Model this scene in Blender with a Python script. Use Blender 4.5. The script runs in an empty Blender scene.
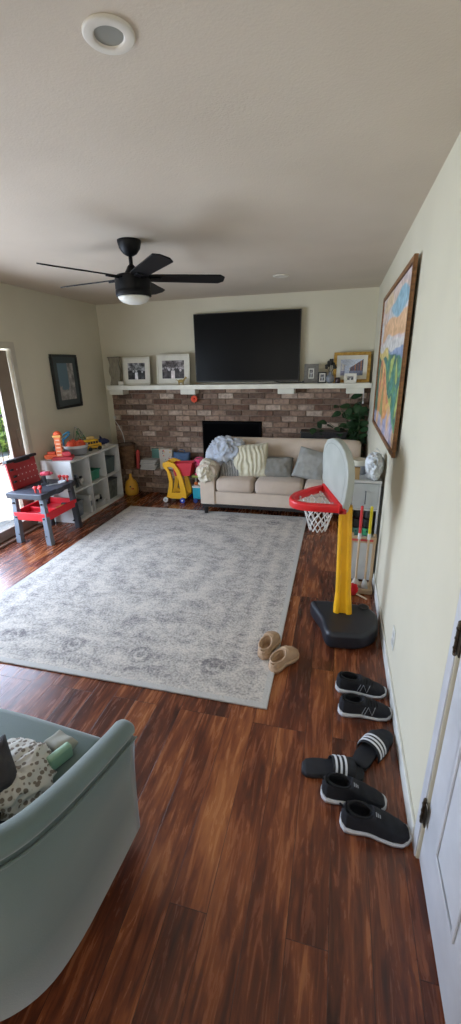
import bpy, bmesh, math, random
from mathutils import Vector, Matrix, noise
random.seed(7)
SC = bpy.context.scene
COL = SC.collection
PI = math.pi

# ------------------------------------------------------------------ camera, world, lights, exposure
def setup():
    cam = bpy.data.cameras.new('camera'); co = bpy.data.objects.new('camera', cam); COL.objects.link(co)
    r = Vector((0.96960722, 0.2437337, -0.02134772)); u = Vector((-0.06294575, 0.33281604, 0.94088858)); f = Vector((-0.23643112, 0.91094861, -0.33804283))
    m = Matrix(((r.x, u.x, -f.x, 0), (r.y, u.y, -f.y, 0), (r.z, u.z, -f.z, 1.66), (0, 0, 0, 1)))
    co.matrix_world = m
    cam.sensor_fit = 'VERTICAL'; cam.sensor_height = 36; cam.lens = 36 * 409.54 / 1024
    cam.clip_start = 0.02; cam.clip_end = 200
    SC.camera = co
    w = bpy.data.worlds.new('sky'); SC.world = w; w.use_nodes = True
    nt = w.node_tree; bg = nt.nodes['Background']
    tc = nt.nodes.new('ShaderNodeTexCoord'); sep = nt.nodes.new('ShaderNodeSeparateXYZ'); cr = nt.nodes.new('ShaderNodeValToRGB')
    nt.links.new(tc.outputs['Generated'], sep.inputs[0]); nt.links.new(sep.outputs['Z'], cr.inputs[0]); nt.links.new(cr.outputs[0], bg.inputs[0])
    cr.color_ramp.elements[0].position = 0.0; cr.color_ramp.elements[0].color = (.80, .88, 1, 1)
    cr.color_ramp.elements[1].position = 0.7; cr.color_ramp.elements[1].color = (.30, .52, 1, 1)
    bg.inputs[1].default_value = 3.0
    sd = bpy.data.lights.new('sun', 'SUN'); sd.energy = 20; sd.angle = math.radians(.6); sd.color = (1, .95, .84)
    so = bpy.data.objects.new('sun', sd); COL.objects.link(so)
    so.rotation_euler = Vector((0.25, 0.75, 1.15)).to_track_quat('Z', 'Y').to_euler()
    def area(name, loc, to, sx, sy, e, c):
        a = bpy.data.lights.new(name, 'AREA'); a.shape = 'RECTANGLE'; a.size = sx; a.size_y = sy; a.energy = e; a.color = c
        o = bpy.data.objects.new(name, a); COL.objects.link(o); o.location = loc
        o.rotation_euler = (Vector(to) - Vector(loc)).to_track_quat('-Z', 'Y').to_euler()
    # daylight through the sliding door, and a warm fill lamp added behind the camera, aimed up at the ceiling
    area('daylight_sliding_door', (-3.5, 2.15, 1.3), (-1.0, 2.2, .35), 2.8, 1.7, 235, (.66, .755, 1.0))
    area('added_warm_rear_fill', (-1.3, -2.44, 1.3), (-1.0, 1.2, 2.3), 2.4, 1.2, 24, (1.0, .86, .66))
    v = SC.view_settings; v.view_transform = 'Standard'; v.look = 'None'; v.gamma = 1; v.use_curve_mapping = False
    v.exposure = 0.0
setup()

# ------------------------------------------------------------------ materials
def lin(h):
    if isinstance(h, tuple): c = [x / 255 for x in h]
    else: c = [int(h[i:i + 2], 16) / 255 for i in (0, 2, 4)]
    return tuple(x / 12.92 if x <= .04045 else ((x + .055) / 1.055) ** 2.4 for x in c) + (1,)
MATS = {}
def newmat(name):
    m = bpy.data.materials.new(name); m.use_nodes = True
    nt = m.node_tree; b = nt.nodes['Principled BSDF']
    return m, nt, b
def mat(name, c, rough=.6, c2=None, scale=6, bump=0, bscale=60, metal=0, stretch=(1, 1, 1), spec=.5, trans=0, emit=None, es=0, sheen=0, alpha=1):
    if name in MATS: return MATS[name]
    m, nt, b = newmat(name); N = nt.nodes.new; L = nt.links.new
    b.inputs['Base Color'].default_value = lin(c); b.inputs['Roughness'].default_value = rough
    b.inputs['Metallic'].default_value = metal; b.inputs['Specular IOR Level'].default_value = spec
    b.inputs['Transmission Weight'].default_value = trans; b.inputs['Sheen Weight'].default_value = sheen; b.inputs['Alpha'].default_value = alpha
    if emit: b.inputs['Emission Color'].default_value = lin(emit); b.inputs['Emission Strength'].default_value = es
    tc = N('ShaderNodeTexCoord'); mp = N('ShaderNodeMapping'); mp.inputs['Scale'].default_value = stretch
    L(tc.outputs['Object'], mp.inputs[0])
    c2 = c2 or tuple(max(0, int(x * .93)) for x in (c if isinstance(c, tuple) else [int(c[i:i + 2], 16) for i in (0, 2, 4)]))
    n = N('ShaderNodeTexNoise'); n.inputs['Scale'].default_value = scale; n.inputs['Detail'].default_value = 4
    L(mp.outputs[0], n.inputs[0])
    cr = N('ShaderNodeValToRGB'); cr.color_ramp.elements[0].position = .35; cr.color_ramp.elements[1].position = .65
    cr.color_ramp.elements[0].color = lin(c); cr.color_ramp.elements[1].color = lin(c2)
    L(n.outputs['Fac'], cr.inputs[0]); L(cr.outputs[0], b.inputs['Base Color'])
    if bump:
        n2 = N('ShaderNodeTexNoise'); n2.inputs['Scale'].default_value = bscale; n2.inputs['Detail'].default_value = 5; L(mp.outputs[0], n2.inputs[0])
        bp = N('ShaderNodeBump'); bp.inputs['Strength'].default_value = bump; bp.inputs['Distance'].default_value = .01
        L(n2.outputs['Fac'], bp.inputs['Height']); L(bp.outputs[0], b.inputs['Normal'])
    MATS[name] = m; return m
def ramp(nt, fac, stops, interp='LINEAR'):
    cr = nt.nodes.new('ShaderNodeValToRGB'); e = cr.color_ramp.elements; cr.color_ramp.interpolation = interp
    while len(e) < len(stops): e.new(.5)
    for i, (p, c) in enumerate(stops): e[i].position = p; e[i].color = lin(c)
    nt.links.new(fac, cr.inputs[0]); return cr.outputs[0]
def mth(nt, op, a, b=None):
    n = nt.nodes.new('ShaderNodeMath'); n.operation = op
    for i, x in enumerate((a, b)):
        if x is None: continue
        if isinstance(x, (int, float)): n.inputs[i].default_value = x
        else: nt.links.new(x, n.inputs[i])
    return n.outputs[0]
def mixc(nt, fac, a, b, bt='MIX'):
    n = nt.nodes.new('ShaderNodeMix'); n.data_type = 'RGBA'; n.blend_type = bt
    for i, x in ((0, fac), (6, a), (7, b)):
        if isinstance(x, (int, float)): n.inputs[i].default_value = x
        elif isinstance(x, tuple): n.inputs[i].default_value = x
        else: nt.links.new(x, n.inputs[i])
    return n.outputs[2]

def floor_mat():
    m, nt, b = newmat('plank_floor'); N = nt.nodes.new; L = nt.links.new
    tc = N('ShaderNodeTexCoord'); mp = N('ShaderNodeMapping'); mp.inputs['Rotation'].default_value = (0, 0, PI / 2); mp.inputs['Location'].default_value = (.3, .05, 0)
    L(tc.outputs['Object'], mp.inputs[0])
    br = N('ShaderNodeTexBrick'); L(mp.outputs[0], br.inputs[0])
    br.inputs['Scale'].default_value = 1; br.inputs['Brick Width'].default_value = 1.22; br.inputs['Row Height'].default_value = .127
    br.inputs['Mortar Size'].default_value = .0013; br.inputs['Mortar Smooth'].default_value = .3; br.offset = .37; br.offset_frequency = 3
    br.inputs['Color1'].default_value = (0, 0, 0, 1); br.inputs['Color2'].default_value = (1, 1, 1, 1); br.inputs['Mortar'].default_value = (.5, .5, .5, 1)
    mp2 = N('ShaderNodeMapping'); mp2.inputs['Scale'].default_value = (40, 4.6, 1)
    ad = N('ShaderNodeVectorMath'); ad.operation = 'ADD'
    sc = N('ShaderNodeVectorMath'); sc.operation = 'SCALE'; sc.inputs[3].default_value = 13
    L(br.outputs['Color'], sc.inputs[0]); L(tc.outputs['Object'], mp2.inputs[0]); L(mp2.outputs[0], ad.inputs[0]); L(sc.outputs[0], ad.inputs[1])
    n1 = N('ShaderNodeTexNoise'); n1.inputs['Scale'].default_value = 1; n1.inputs['Detail'].default_value = 6; n1.inputs['Roughness'].default_value = .62; n1.inputs['Distortion'].default_value = .6
    L(ad.outputs[0], n1.inputs[0])
    mp3 = N('ShaderNodeMapping'); mp3.inputs['Scale'].default_value = (9, 2.0, 1); L(tc.outputs['Object'], mp3.inputs[0])
    ad2 = N('ShaderNodeVectorMath'); ad2.operation = 'ADD'; L(mp3.outputs[0], ad2.inputs[0]); L(sc.outputs[0], ad2.inputs[1])
    n2 = N('ShaderNodeTexNoise'); n2.inputs['Scale'].default_value = 1; n2.inputs['Detail'].default_value = 3; L(ad2.outputs[0], n2.inputs[0])
    f = mth(nt, 'ADD', mth(nt, 'MULTIPLY', n1.outputs['Fac'], .62), mth(nt, 'MULTIPLY', n2.outputs['Fac'], .45))
    f = mth(nt, 'ADD', f, mth(nt, 'MULTIPLY', mth(nt, 'SUBTRACT', br.outputs['Color'], .5), .11))
    c = ramp(nt, f, [(.36, (56, 30, 22)), (.48, (88, 46, 30)), (.54, (112, 60, 37)), (.60, (134, 76, 45)), (.72, (166, 104, 60))])
    c = mixc(nt, br.outputs['Fac'], c, lin((52, 28, 20)))
    L(c, b.inputs['Base Color'])
    rr = mth(nt, 'ADD', mth(nt, 'MULTIPLY', n1.outputs['Fac'], .26), .13); L(rr, b.inputs['Roughness'])
    bp = N('ShaderNodeBump'); bp.inputs['Strength'].default_value = .28; bp.inputs['Distance'].default_value = .004
    hgt = mth(nt, 'SUBTRACT', mth(nt, 'MULTIPLY', n1.outputs['Fac'], .6), br.outputs['Fac']); L(hgt, bp.inputs['Height']); L(bp.outputs[0], b.inputs['Normal'])
    return m

def brick_mat():
    m, nt, b = newmat('brick'); N = nt.nodes.new; L = nt.links.new
    g = N('ShaderNodeNewGeometry'); tc = N('ShaderNodeTexCoord')
    c = ramp(nt, g.outputs['Random Per Island'], [(0, (92, 72, 60)), (.15, (146, 122, 104)), (.3, (116, 86, 70)), (.45, (172, 148, 128)), (.6, (134, 104, 86)), (.72, (192, 168, 148)), (.85, (150, 122, 104)), (1, (214, 196, 178))])
    n = N('ShaderNodeTexNoise'); n.inputs['Scale'].default_value = 28; n.inputs['Detail'].default_value = 5; L(tc.outputs['Object'], n.inputs[0])
    n2 = N('ShaderNodeTexNoise'); n2.inputs['Scale'].default_value = 5; n2.inputs['Detail'].default_value = 3; L(tc.outputs['Object'], n2.inputs[0])
    blot = ramp(nt, n.outputs['Fac'], [(.36, (70, 55, 48)), (.52, (205, 195, 188)), (.7, (255, 250, 240))])
    c = mixc(nt, .45, c, blot, 'MULTIPLY')
    sp = N('ShaderNodeSeparateXYZ'); L(tc.outputs['Object'], sp.inputs[0])
    c = mixc(nt, ramp(nt, n2.outputs['Fac'], [(.42, (0, 0, 0)), (.62, (120, 120, 120))]), c, lin((56, 40, 34)))
    L(c, b.inputs['Base Color']); b.inputs['Roughness'].default_value = .9
    bp = N('ShaderNodeBump'); bp.inputs['Strength'].default_value = .5; bp.inputs['Distance'].default_value = .006; L(n.outputs['Fac'], bp.inputs['Height']); L(bp.outputs[0], b.inputs['Normal'])
    return m

def rug_mat(hx, hy):
    m, nt, b = newmat('rug_pile'); N = nt.nodes.new; L = nt.links.new
    tc = N('ShaderNodeTexCoord'); sp = N('ShaderNodeSeparateXYZ'); L(tc.outputs['Object'], sp.inputs[0])
    x, y = sp.outputs[0], sp.outputs[1]
    dx = mth(nt, 'SUBTRACT', hx, mth(nt, 'ABSOLUTE', x)); dy = mth(nt, 'SUBTRACT', hy, mth(nt, 'ABSOLUTE', y)); e = mth(nt, 'MINIMUM', dx, dy)
    vo = N('ShaderNodeTexVoronoi'); vo.inputs['Scale'].default_value = 5.5; vo.feature = 'SMOOTH_F1'; L(tc.outputs['Object'], vo.inputs[0])
    wv = N('ShaderNodeTexWave'); wv.inputs['Scale'].default_value = 3.2; wv.inputs['Distortion'].default_value = 14; wv.inputs['Detail'].default_value = 3; wv.inputs['Detail Scale'].default_value = 1.6; wv.wave_type = 'RINGS'; L(tc.outputs['Object'], wv.inputs[0])
    vs = N('ShaderNodeTexVoronoi'); vs.inputs['Scale'].default_value = 16; vs.feature = 'DISTANCE_TO_EDGE'; L(tc.outputs['Object'], vs.inputs[0])
    n = N('ShaderNodeTexNoise'); n.inputs['Scale'].default_value = 6.0; n.inputs['Detail'].default_value = 8; n.inputs['Roughness'].default_value = .7; L(tc.outputs['Object'], n.inputs[0])
    nf = N('ShaderNodeTexNoise'); nf.inputs['Scale'].default_value = 75; nf.inputs['Detail'].default_value = 3; L(tc.outputs['Object'], nf.inputs[0])
    # medallion rings, scalloped
    r = mth(nt, 'SQRT', mth(nt, 'ADD', mth(nt, 'POWER', mth(nt, 'DIVIDE', x, .75), 2), mth(nt, 'POWER', mth(nt, 'DIVIDE', y, 1.0), 2)))
    an = mth(nt, 'ARCTAN2', y, x); sc = mth(nt, 'MULTIPLY', mth(nt, 'ABSOLUTE', mth(nt, 'SINE', mth(nt, 'MULTIPLY', an, 8))), .07)
    rr = mth(nt, 'ADD', r, sc)
    ring = mth(nt, 'SINE', mth(nt, 'MULTIPLY', rr, 19))
    inside = mth(nt, 'LESS_THAN', rr, 1.02)
    ringv = mth(nt, 'MULTIPLY', mth(nt, 'MULTIPLY', ring, inside), .05)
    bandsv = mth(nt, 'MULTIPLY', mth(nt, 'MULTIPLY', mth(nt, 'SINE', mth(nt, 'MULTIPLY', e, 42)), mth(nt, 'LESS_THAN', e, .42)), .04)
    # rosettes along the near border
    ux = mth(nt, 'SUBTRACT', mth(nt, 'FRACT', mth(nt, 'DIVIDE', mth(nt, 'ADD', x, 5), .46)), .5)
    uy = mth(nt, 'DIVIDE', mth(nt, 'SUBTRACT', e, .24), .46)
    rs = mth(nt, 'SQRT', mth(nt, 'ADD', mth(nt, 'POWER', ux, 2), mth(nt, 'POWER', uy, 2)))
    ros = mth(nt, 'MULTIPLY', mth(nt, 'LESS_THAN', rs, .17), -.10)
    ros = mth(nt, 'MULTIPLY', ros, mth(nt, 'GREATER_THAN', mth(nt, 'SINE', mth(nt, 'MULTIPLY', rs, 60)), -.4))
    f = mth(nt, 'ADD', mth(nt, 'ADD', .26, mth(nt, 'MULTIPLY', n.outputs['Fac'], .5)), mth(nt, 'MULTIPLY', wv.outputs['Fac'], .07))
    f = mth(nt, 'ADD', f, mth(nt, 'MULTIPLY', mth(nt, 'MINIMUM', vs.outputs['Distance'], .25), .22))
    f = mth(nt, 'ADD', f, mth(nt, 'ADD', ringv, mth(nt, 'ADD', bandsv, ros)))
    f = mth(nt, 'ADD', f, mth(nt, 'MULTIPLY', mth(nt, 'SUBTRACT', nf.outputs['Fac'], .5), .62))
    edge = mth(nt, 'LESS_THAN', e, .035)
    c = ramp(nt, f, [(.36, (112, 106, 102)), (.46, (148, 141, 134)), (.56, (175, 167, 156)), (.70, (200, 190, 176))])
    c = mixc(nt, edge, c, lin((180, 175, 166)))
    L(c, b.inputs['Base Color']); b.inputs['Roughness'].default_value = .95; b.inputs['Sheen Weight'].default_value = .15
    bp = N('ShaderNodeBump'); bp.inputs['Strength'].default_value = .5; bp.inputs['Distance'].default_value = .006; L(mth(nt, 'ADD', f, nf.outputs['Fac']), bp.inputs['Height']); L(bp.outputs[0], b.inputs['Normal'])
    return m

def stripe_mat(name, c1, c2, freq, axis=0, distort=.6):
    m, nt, b = newmat(name); N = nt.nodes.new; L = nt.links.new
    tc = N('ShaderNodeTexCoord'); wv = N('ShaderNodeTexWave'); wv.bands_direction = 'XYZ'[axis]; wv.inputs['Scale'].default_value = freq; wv.inputs['Distortion'].default_value = distort; wv.inputs['Detail Scale'].default_value = 2
    L(tc.outputs['Object'], wv.inputs[0]); L(ramp(nt, wv.outputs['Fac'], [(.4, c1), (.6, c2)]), b.inputs['Base Color']); b.inputs['Roughness'].default_value = .9
    return m
def spot_mat(name, c1, c2, scale, thr=.32):
    m, nt, b = newmat(name); N = nt.nodes.new; L = nt.links.new
    tc = N('ShaderNodeTexCoord'); v = N('ShaderNodeTexVoronoi'); v.inputs['Scale'].default_value = scale; v.inputs['Randomness'].default_value = .8
    L(tc.outputs['Object'], v.inputs[0]); L(ramp(nt, v.outputs['Distance'], [(thr, c2), (thr + .08, c1)]), b.inputs['Base Color']); b.inputs['Roughness'].default_value = .9
    return m
def multi_mat(name, cols, scale, rough=.6):
    m, nt, b = newmat(name); N = nt.nodes.new; L = nt.links.new
    tc = N('ShaderNodeTexCoord'); v = N('ShaderNodeTexVoronoi'); v.inputs['Scale'].default_value = scale
    L(tc.outputs['Object'], v.inputs[0]); sp = N('ShaderNodeSeparateXYZ'); L(v.outputs['Color'], sp.inputs[0])
    n = len(cols); L(ramp(nt, sp.outputs[0], [(i / n, c) for i, c in enumerate(cols)], 'CONSTANT'), b.inputs['Base Color']); b.inputs['Roughness'].default_value = rough
    return m
def attr_mat(name='picture_ink', rough=.5):
    if name in MATS: return MATS[name]
    m, nt, b = newmat(name); a = nt.nodes.new('ShaderNodeAttribute'); a.attribute_name = 'ink'
    nt.links.new(a.outputs['Color'], b.inputs['Base Color']); b.inputs['Roughness'].default_value = rough; MATS[name] = m; return m

# ------------------------------------------------------------------ mesh helpers
class MB:
    def __init__(s): s.bm = bmesh.new(); s.mi = 0
    def _fin(s, faces):
        for f in faces: f.material_index = s.mi
    def box(s, x0, x1, y0, y1, z0, z1, M=None, bev=0, seg=2):
        t = bmesh.new(); bmesh.ops.create_cube(t, size=1)
        for v in t.verts: v.co = Vector(((x0 + x1) / 2 + v.co.x * (x1 - x0), (y0 + y1) / 2 + v.co.y * (y1 - y0), (z0 + z1) / 2 + v.co.z * (z1 - z0)))
        if bev: bmesh.ops.bevel(t, geom=t.edges[:], offset=bev, segments=seg, affect='EDGES', profile=.5)
        s._merge(t, M); return s
    def _merge(s, t, M=None):
        if M: bmesh.ops.transform(t, matrix=M, verts=t.verts)
        mp = {}
        for v in t.verts: mp[v] = s.bm.verts.new(v.co)
        for f in t.faces:
            try: nf = s.bm.faces.new([mp[v] for v in f.verts]); nf.material_index = s.mi
            except ValueError: pass
        t.free()
    def cyl(s, p0, p1, r0, r1=None, n=16, cap=True):
        r1 = r0 if r1 is None else r1; p0 = Vector(p0); p1 = Vector(p1)
        t = bmesh.new(); bmesh.ops.create_cone(t, cap_ends=cap, segments=n, radius1=r0, radius2=r1, depth=(p1 - p0).length)
        q = (p1 - p0).to_track_quat('Z', 'Y').to_matrix().to_4x4(); q.translation = (p0 + p1) / 2
        s._merge(t, q); return s
    def ball(s, c, r, n=12, M=None):
        t = bmesh.new(); bmesh.ops.create_uvsphere(t, u_segments=n * 2, v_segments=n, radius=1)
        r = (r, r, r) if isinstance(r, (int, float)) else r
        for v in t.verts: v.co = Vector((c[0] + v.co.x * r[0], c[1] + v.co.y * r[1], c[2] + v.co.z * r[2]))
        s._merge(t, M); return s
    def tube(s, pts, r, n=8, closed=False):
        P = [Vector(p) for p in pts]; k = len(P); rings = []
        for i in range(k):
            a = P[(i - 1) % k] if (closed or i > 0) else P[i]; b = P[(i + 1) % k] if (closed or i < k - 1) else P[i]
            d = (b - a).normalized(); up = Vector((0, 0, 1)) if abs(d.z) < .95 else Vector((1, 0, 0))
            u = d.cross(up).normalized(); w = d.cross(u).normalized(); rr = r[i] if isinstance(r, (list, tuple)) else r
            rings.append([s.bm.verts.new(P[i] + u * rr * math.cos(2 * PI * j / n) + w * rr * math.sin(2 * PI * j / n)) for j in range(n)])
        m = k if closed else k - 1
        for i in range(m):
            A, B = rings[i], rings[(i + 1) % k]
            for j in range(n):
                f = s.bm.faces.new([A[j], A[(j + 1) % n], B[(j + 1) % n], B[j]]); f.material_index = s.mi
        if not closed:
            for R_ in (rings[0], rings[-1]): s.bm.faces.new(R_).material_index = s.mi
        return s
    def lathe(s, prof, c=(0, 0, 0), n=28, sx=1, sy=1, cap=True):
        rings = []
        for r, z in prof: rings.append([s.bm.verts.new((c[0] + r * sx * math.cos(2 * PI * j / n), c[1] + r * sy * math.sin(2 * PI * j / n), c[2] + z)) for j in range(n)])
        for A, B in zip(rings, rings[1:]):
            for j in range(n): s.bm.faces.new([A[j], A[(j + 1) % n], B[(j + 1) % n], B[j]]).material_index = s.mi
        for R_, ok in ((rings[0], prof[0][0] > .001), (rings[-1], prof[-1][0] > .001)):
            if ok and cap: s.bm.faces.new(R_).material_index = s.mi
        return s
    def prism(s, poly, z0, z1, M=None, bev=0):
        t = bmesh.new(); vs = [t.verts.new((p[0], p[1], z0)) for p in poly]; f = t.faces.new(vs)
        r = bmesh.ops.extrude_face_region(t, geom=[f]); vv = [g for g in r['geom'] if isinstance(g, bmesh.types.BMVert)]
        bmesh.ops.translate(t, verts=vv, vec=(0, 0, z1 - z0)); bmesh.ops.recalc_face_normals(t, faces=t.faces)
        if bev: bmesh.ops.bevel(t, geom=[e for e in t.edges if len(e.link_faces) == 2 and e.calc_face_angle(0) > .7], offset=bev, segments=3, affect='EDGES', profile=.5)
        s._merge(t, M); return s
    def loft(s, rings, closed=True, cap=True):
        R_ = [[s.bm.verts.new(p) for p in r] for r in rings]; n = len(R_[0])
        for A, B in zip(R_, R_[1:]):
            for j in range(n if closed else n - 1): s.bm.faces.new([A[j], A[(j + 1) % n], B[(j + 1) % n], B[j]]).material_index = s.mi
        if cap:
            for r in (R_[0], R_[-1]):
                try: s.bm.faces.new(r).material_index = s.mi
                except ValueError: pass
        return s
    def quad(s, a, b, c, d):
        s.bm.faces.new([s.bm.verts.new(p) for p in (a, b, c, d)]).material_index = s.mi; return s
    def build(s, name, m, parent=None, smooth=False, bevel=0, sub=0, weld=True, kind=None, label=None):
        if weld: bmesh.ops.remove_doubles(s.bm, verts=s.bm.verts, dist=1e-5)
        bmesh.ops.recalc_face_normals(s.bm, faces=s.bm.faces)
        me = bpy.data.meshes.new(name); s.bm.to_mesh(me); s.bm.free()
        for x in (m if isinstance(m, list) else [m]): me.materials.append(x)
        o = bpy.data.objects.new(name, me); COL.objects.link(o)
        if parent is not None: o.parent = parent
        if smooth:
            for p in me.polygons: p.use_smooth = True
            if smooth == 'auto':
                md = o.modifiers.new('ws', 'WEIGHTED_NORMAL'); me.set_sharp_from_angle(angle=math.radians(38))
        if bevel:
            bv = o.modifiers.new('bevel', 'BEVEL'); bv.width = bevel; bv.segments = 2; bv.limit_method = 'ANGLE'
        if sub:
            sv = o.modifiers.new('subsurf', 'SUBSURF'); sv.levels = sub; sv.render_levels = sub
        if kind: o['kind'] = kind
        if label: o['label'] = label
        return o
def T(loc=(0, 0, 0), rz=0, rx=0, ry=0): return Matrix.Translation(loc) @ Matrix.Rotation(rz, 4, 'Z') @ Matrix.Rotation(ry, 4, 'Y') @ Matrix.Rotation(rx, 4, 'X')
def tag(o, label, cat, group=None):
    o['label'] = label; o['category'] = cat
    if group: o['group'] = group
    return o
def thing(name, label, cat, loc=(0, 0, 0), rz=0, group=None):
    o = bpy.data.objects.new(name, None); COL.objects.link(o); o.empty_display_size = .05
    o.location = loc; o.rotation_euler = (0, 0, rz); return tag(o, label, cat, group)
def place(o, loc, rz=0, rx=0, ry=0): o.location = loc; o.rotation_euler = (rx, ry, rz); return o
def copy_tree(o, parent=None):
    c = o.copy(); COL.objects.link(c)
    if parent is not None: c.parent = parent
    for ch in list(o.children): copy_tree(ch, c)
    return c
def soft(name, m, w, h, d, parent=None, seed=0, wr=.006, pinch=.5, n=26, sub=1):
    """cushion lying in XY (w x h), thickness d"""
    s = MB(); V = {}
    for side in (1, -1):
        for i in range(n + 1):
            for j in range(n + 1):
                u = i / n * 2 - 1; v = j / n * 2 - 1
                if side == -1 and (i in (0, n) or j in (0, n)): V[side, i, j] = V[1, i, j]; continue
                k = (1 - u ** 4) * (1 - v ** 4); t = max(k, 0) ** pinch * d / 2
                px = u * w / 2 * (1 - .05 * (1 - v * v) * abs(u)); py = v * h / 2 * (1 - .05 * (1 - u * u) * abs(v))
                nz = noise.noise(Vector((px * 9 + seed, py * 9, side * 3))) * wr * 2 + noise.noise(Vector((px * 25 + seed, py * 22, side))) * wr
                V[side, i, j] = s.bm.verts.new((px, py, side * t + nz * min(1, k * 4)))
    for side in (1, -1):
        for i in range(n):
            for j in range(n):
                q = [V[side, i, j], V[side, i + 1, j], V[side, i + 1, j + 1], V[side, i, j + 1]]
                s.bm.faces.new(q if side == 1 else q[::-1])
    return s.build(name, m, parent, smooth=True, weld=False, sub=sub)
def heap(name, m, r, parent=None, seed=0, amp=.25, freq=4, n=64, flat=.0, stripes=None):
    """crumpled cloth lump with folds, base flattened at z=0"""
    s = MB(); t = bmesh.new(); bmesh.ops.create_uvsphere(t, u_segments=n * 2, v_segments=n, radius=1)
    for v in t.verts:
        d = v.co.normalized(); p = Vector((d.x * r[0], d.y * r[1], d.z * r[2]))
        q = p * freq / max(r) * .6 + Vector((seed, seed * .7, 0)); w = Vector((noise.noise(q), noise.noise(q + Vector((9, 2, 3))), noise.noise(q + Vector((1, 8, 5)))))
        q2 = q * 1.0 + w * 1.3
        fold = 1 - abs(noise.noise(q2 * 1.1)) * 2.2; fold2 = 1 - abs(noise.noise(q2 * 2.7 + Vector((4, 4, 4)))) * 2
        k = 1 + amp * (fold - .6) + amp * .35 * (fold2 - .6) + .18 * noise.noise(d * 1.6 + Vector((seed, 0, 0)))
        p = p * k; p.z = max(p.z, -r[2] * flat) if flat else p.z
        v.co = p
    s._merge(t); return s.build(name, m, parent, smooth=True)
def picture(name, w, h, fn, parent, nx=60, ny=60, rough=.5, mname='picture_ink'):
    """flat printed sheet in local XZ facing -Y, coloured corner by corner"""
    me = bpy.data.meshes.new(name); V = []; F = []
    for j in range(ny + 1):
        for i in range(nx + 1): V.append((-w / 2 + w * i / nx, 0, h * j / ny))
    for j in range(ny):
        for i in range(nx): a = j * (nx + 1) + i; F.append((a, a + 1, a + nx + 2, a + nx + 1))
    me.from_pydata(V, [], F); ca = me.color_attributes.new('ink', 'FLOAT_COLOR', 'POINT')
    for j in range(ny + 1):
        for i in range(nx + 1): ca.data[j * (nx + 1) + i].color = lin(tuple(max(0, min(255, x)) for x in fn(i / nx, j / ny)))
    me.materials.append(attr_mat(mname, rough)); o = bpy.data.objects.new(name, me); COL.objects.link(o); o.parent = parent; return o
def frame_bars(w, h, b, d, y=0):
    s = MB(); s.box(-w / 2, w / 2, y, y + d, 0, b); s.box(-w / 2, w / 2, y, y + d, h - b, h); s.box(-w / 2, -w / 2 + b, y, y + d, b, h - b); s.box(w / 2 - b, w / 2, y, y + d, b, h - b); return s

XL, XR, YB, YF, H = -3.15, .371, 5.36, -2.6, 2.437
WALL = mat('wall_paint', (212, 206, 184), .75, (207, 201, 179), 2, .06, 180)
CEIL = mat('ceiling_paint', (206, 194, 176), .9, (200, 188, 170), 2, .15, 120)
WHITE = mat('white_trim_paint', (222, 222, 214), .45)
BLACKP = mat('black_plastic', (22, 23, 26), .45)

# ------------------------------------------------------------------ setting
s = MB(); s.box(XL - .15, XR + .15, YF - .15, YB + .15, -.12, 0); s.build('floor', floor_mat(), kind='structure')
s = MB(); s.box(XL - .15, XR + .15, YF - .15, YB + .15, H, H + .15); s.build('ceiling', CEIL, kind='structure')
DY0, DY1 = .28, 1.075
s = MB(); s.box(XR, XR + .15, DY1, YB, 0, H); s.box(XR, XR + .15, YF, DY0, 0, H); s.box(XR, XR + .15, DY0, DY1, 2.04, H)
s.build('wall_right', WALL, kind='structure')
s = MB(); s.box(XL, XR, YB, YB + .15, 0, H); s.build('wall_back', WALL, kind='structure')
SY0, SY1, SZ = .75, 3.66, 1.86
s = MB(); s.box(XL - .15, XL, YF, SY0, 0, H); s.box(XL - .15, XL, SY1, YB, 0, H); s.box(XL - .15, XL, SY0, SY1, SZ, H)
s.build('wall_left', WALL, kind='structure')
s = MB(); s.box(XL - .15, -2.5, YF - .15, YF, 0, H); s.box(-.1, XR + .15, YF - .15, YF, 0, H); s.box(-2.5, -.1, YF - .15, YF, 0, .85); s.box(-2.5, -.1, YF - .15, YF, 2.05, H)
s.build('wall_front', WALL, kind='structure')
s = MB(); s.box(-2.5, -.1, YF - .10, YF - .05, .85, .91); s.box(-2.5, -.1, YF - .10, YF - .05, 1.99, 2.05)
for x in (-2.5, -1.33, -.16): s.box(x, x + .06, YF - .10, YF - .05, .91, 1.99)
s.build('unseen_window_1', WHITE, kind='structure')  # unseen window frame, added behind the camera to go with the rear fill
def baseb(name, x0, x1, y0, y1, wallside):
    s = MB(); s.box(x0, x1, y0, y1, 0, .085)
    return s.build(name, WHITE, kind='structure', bevel=.003)
baseb('baseboard_right', XR - .012, XR, DY1 + .05, YB, 1)
baseb('baseboard_left', XL, XL + .012, SY1 + .07, YB, 1)
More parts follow.
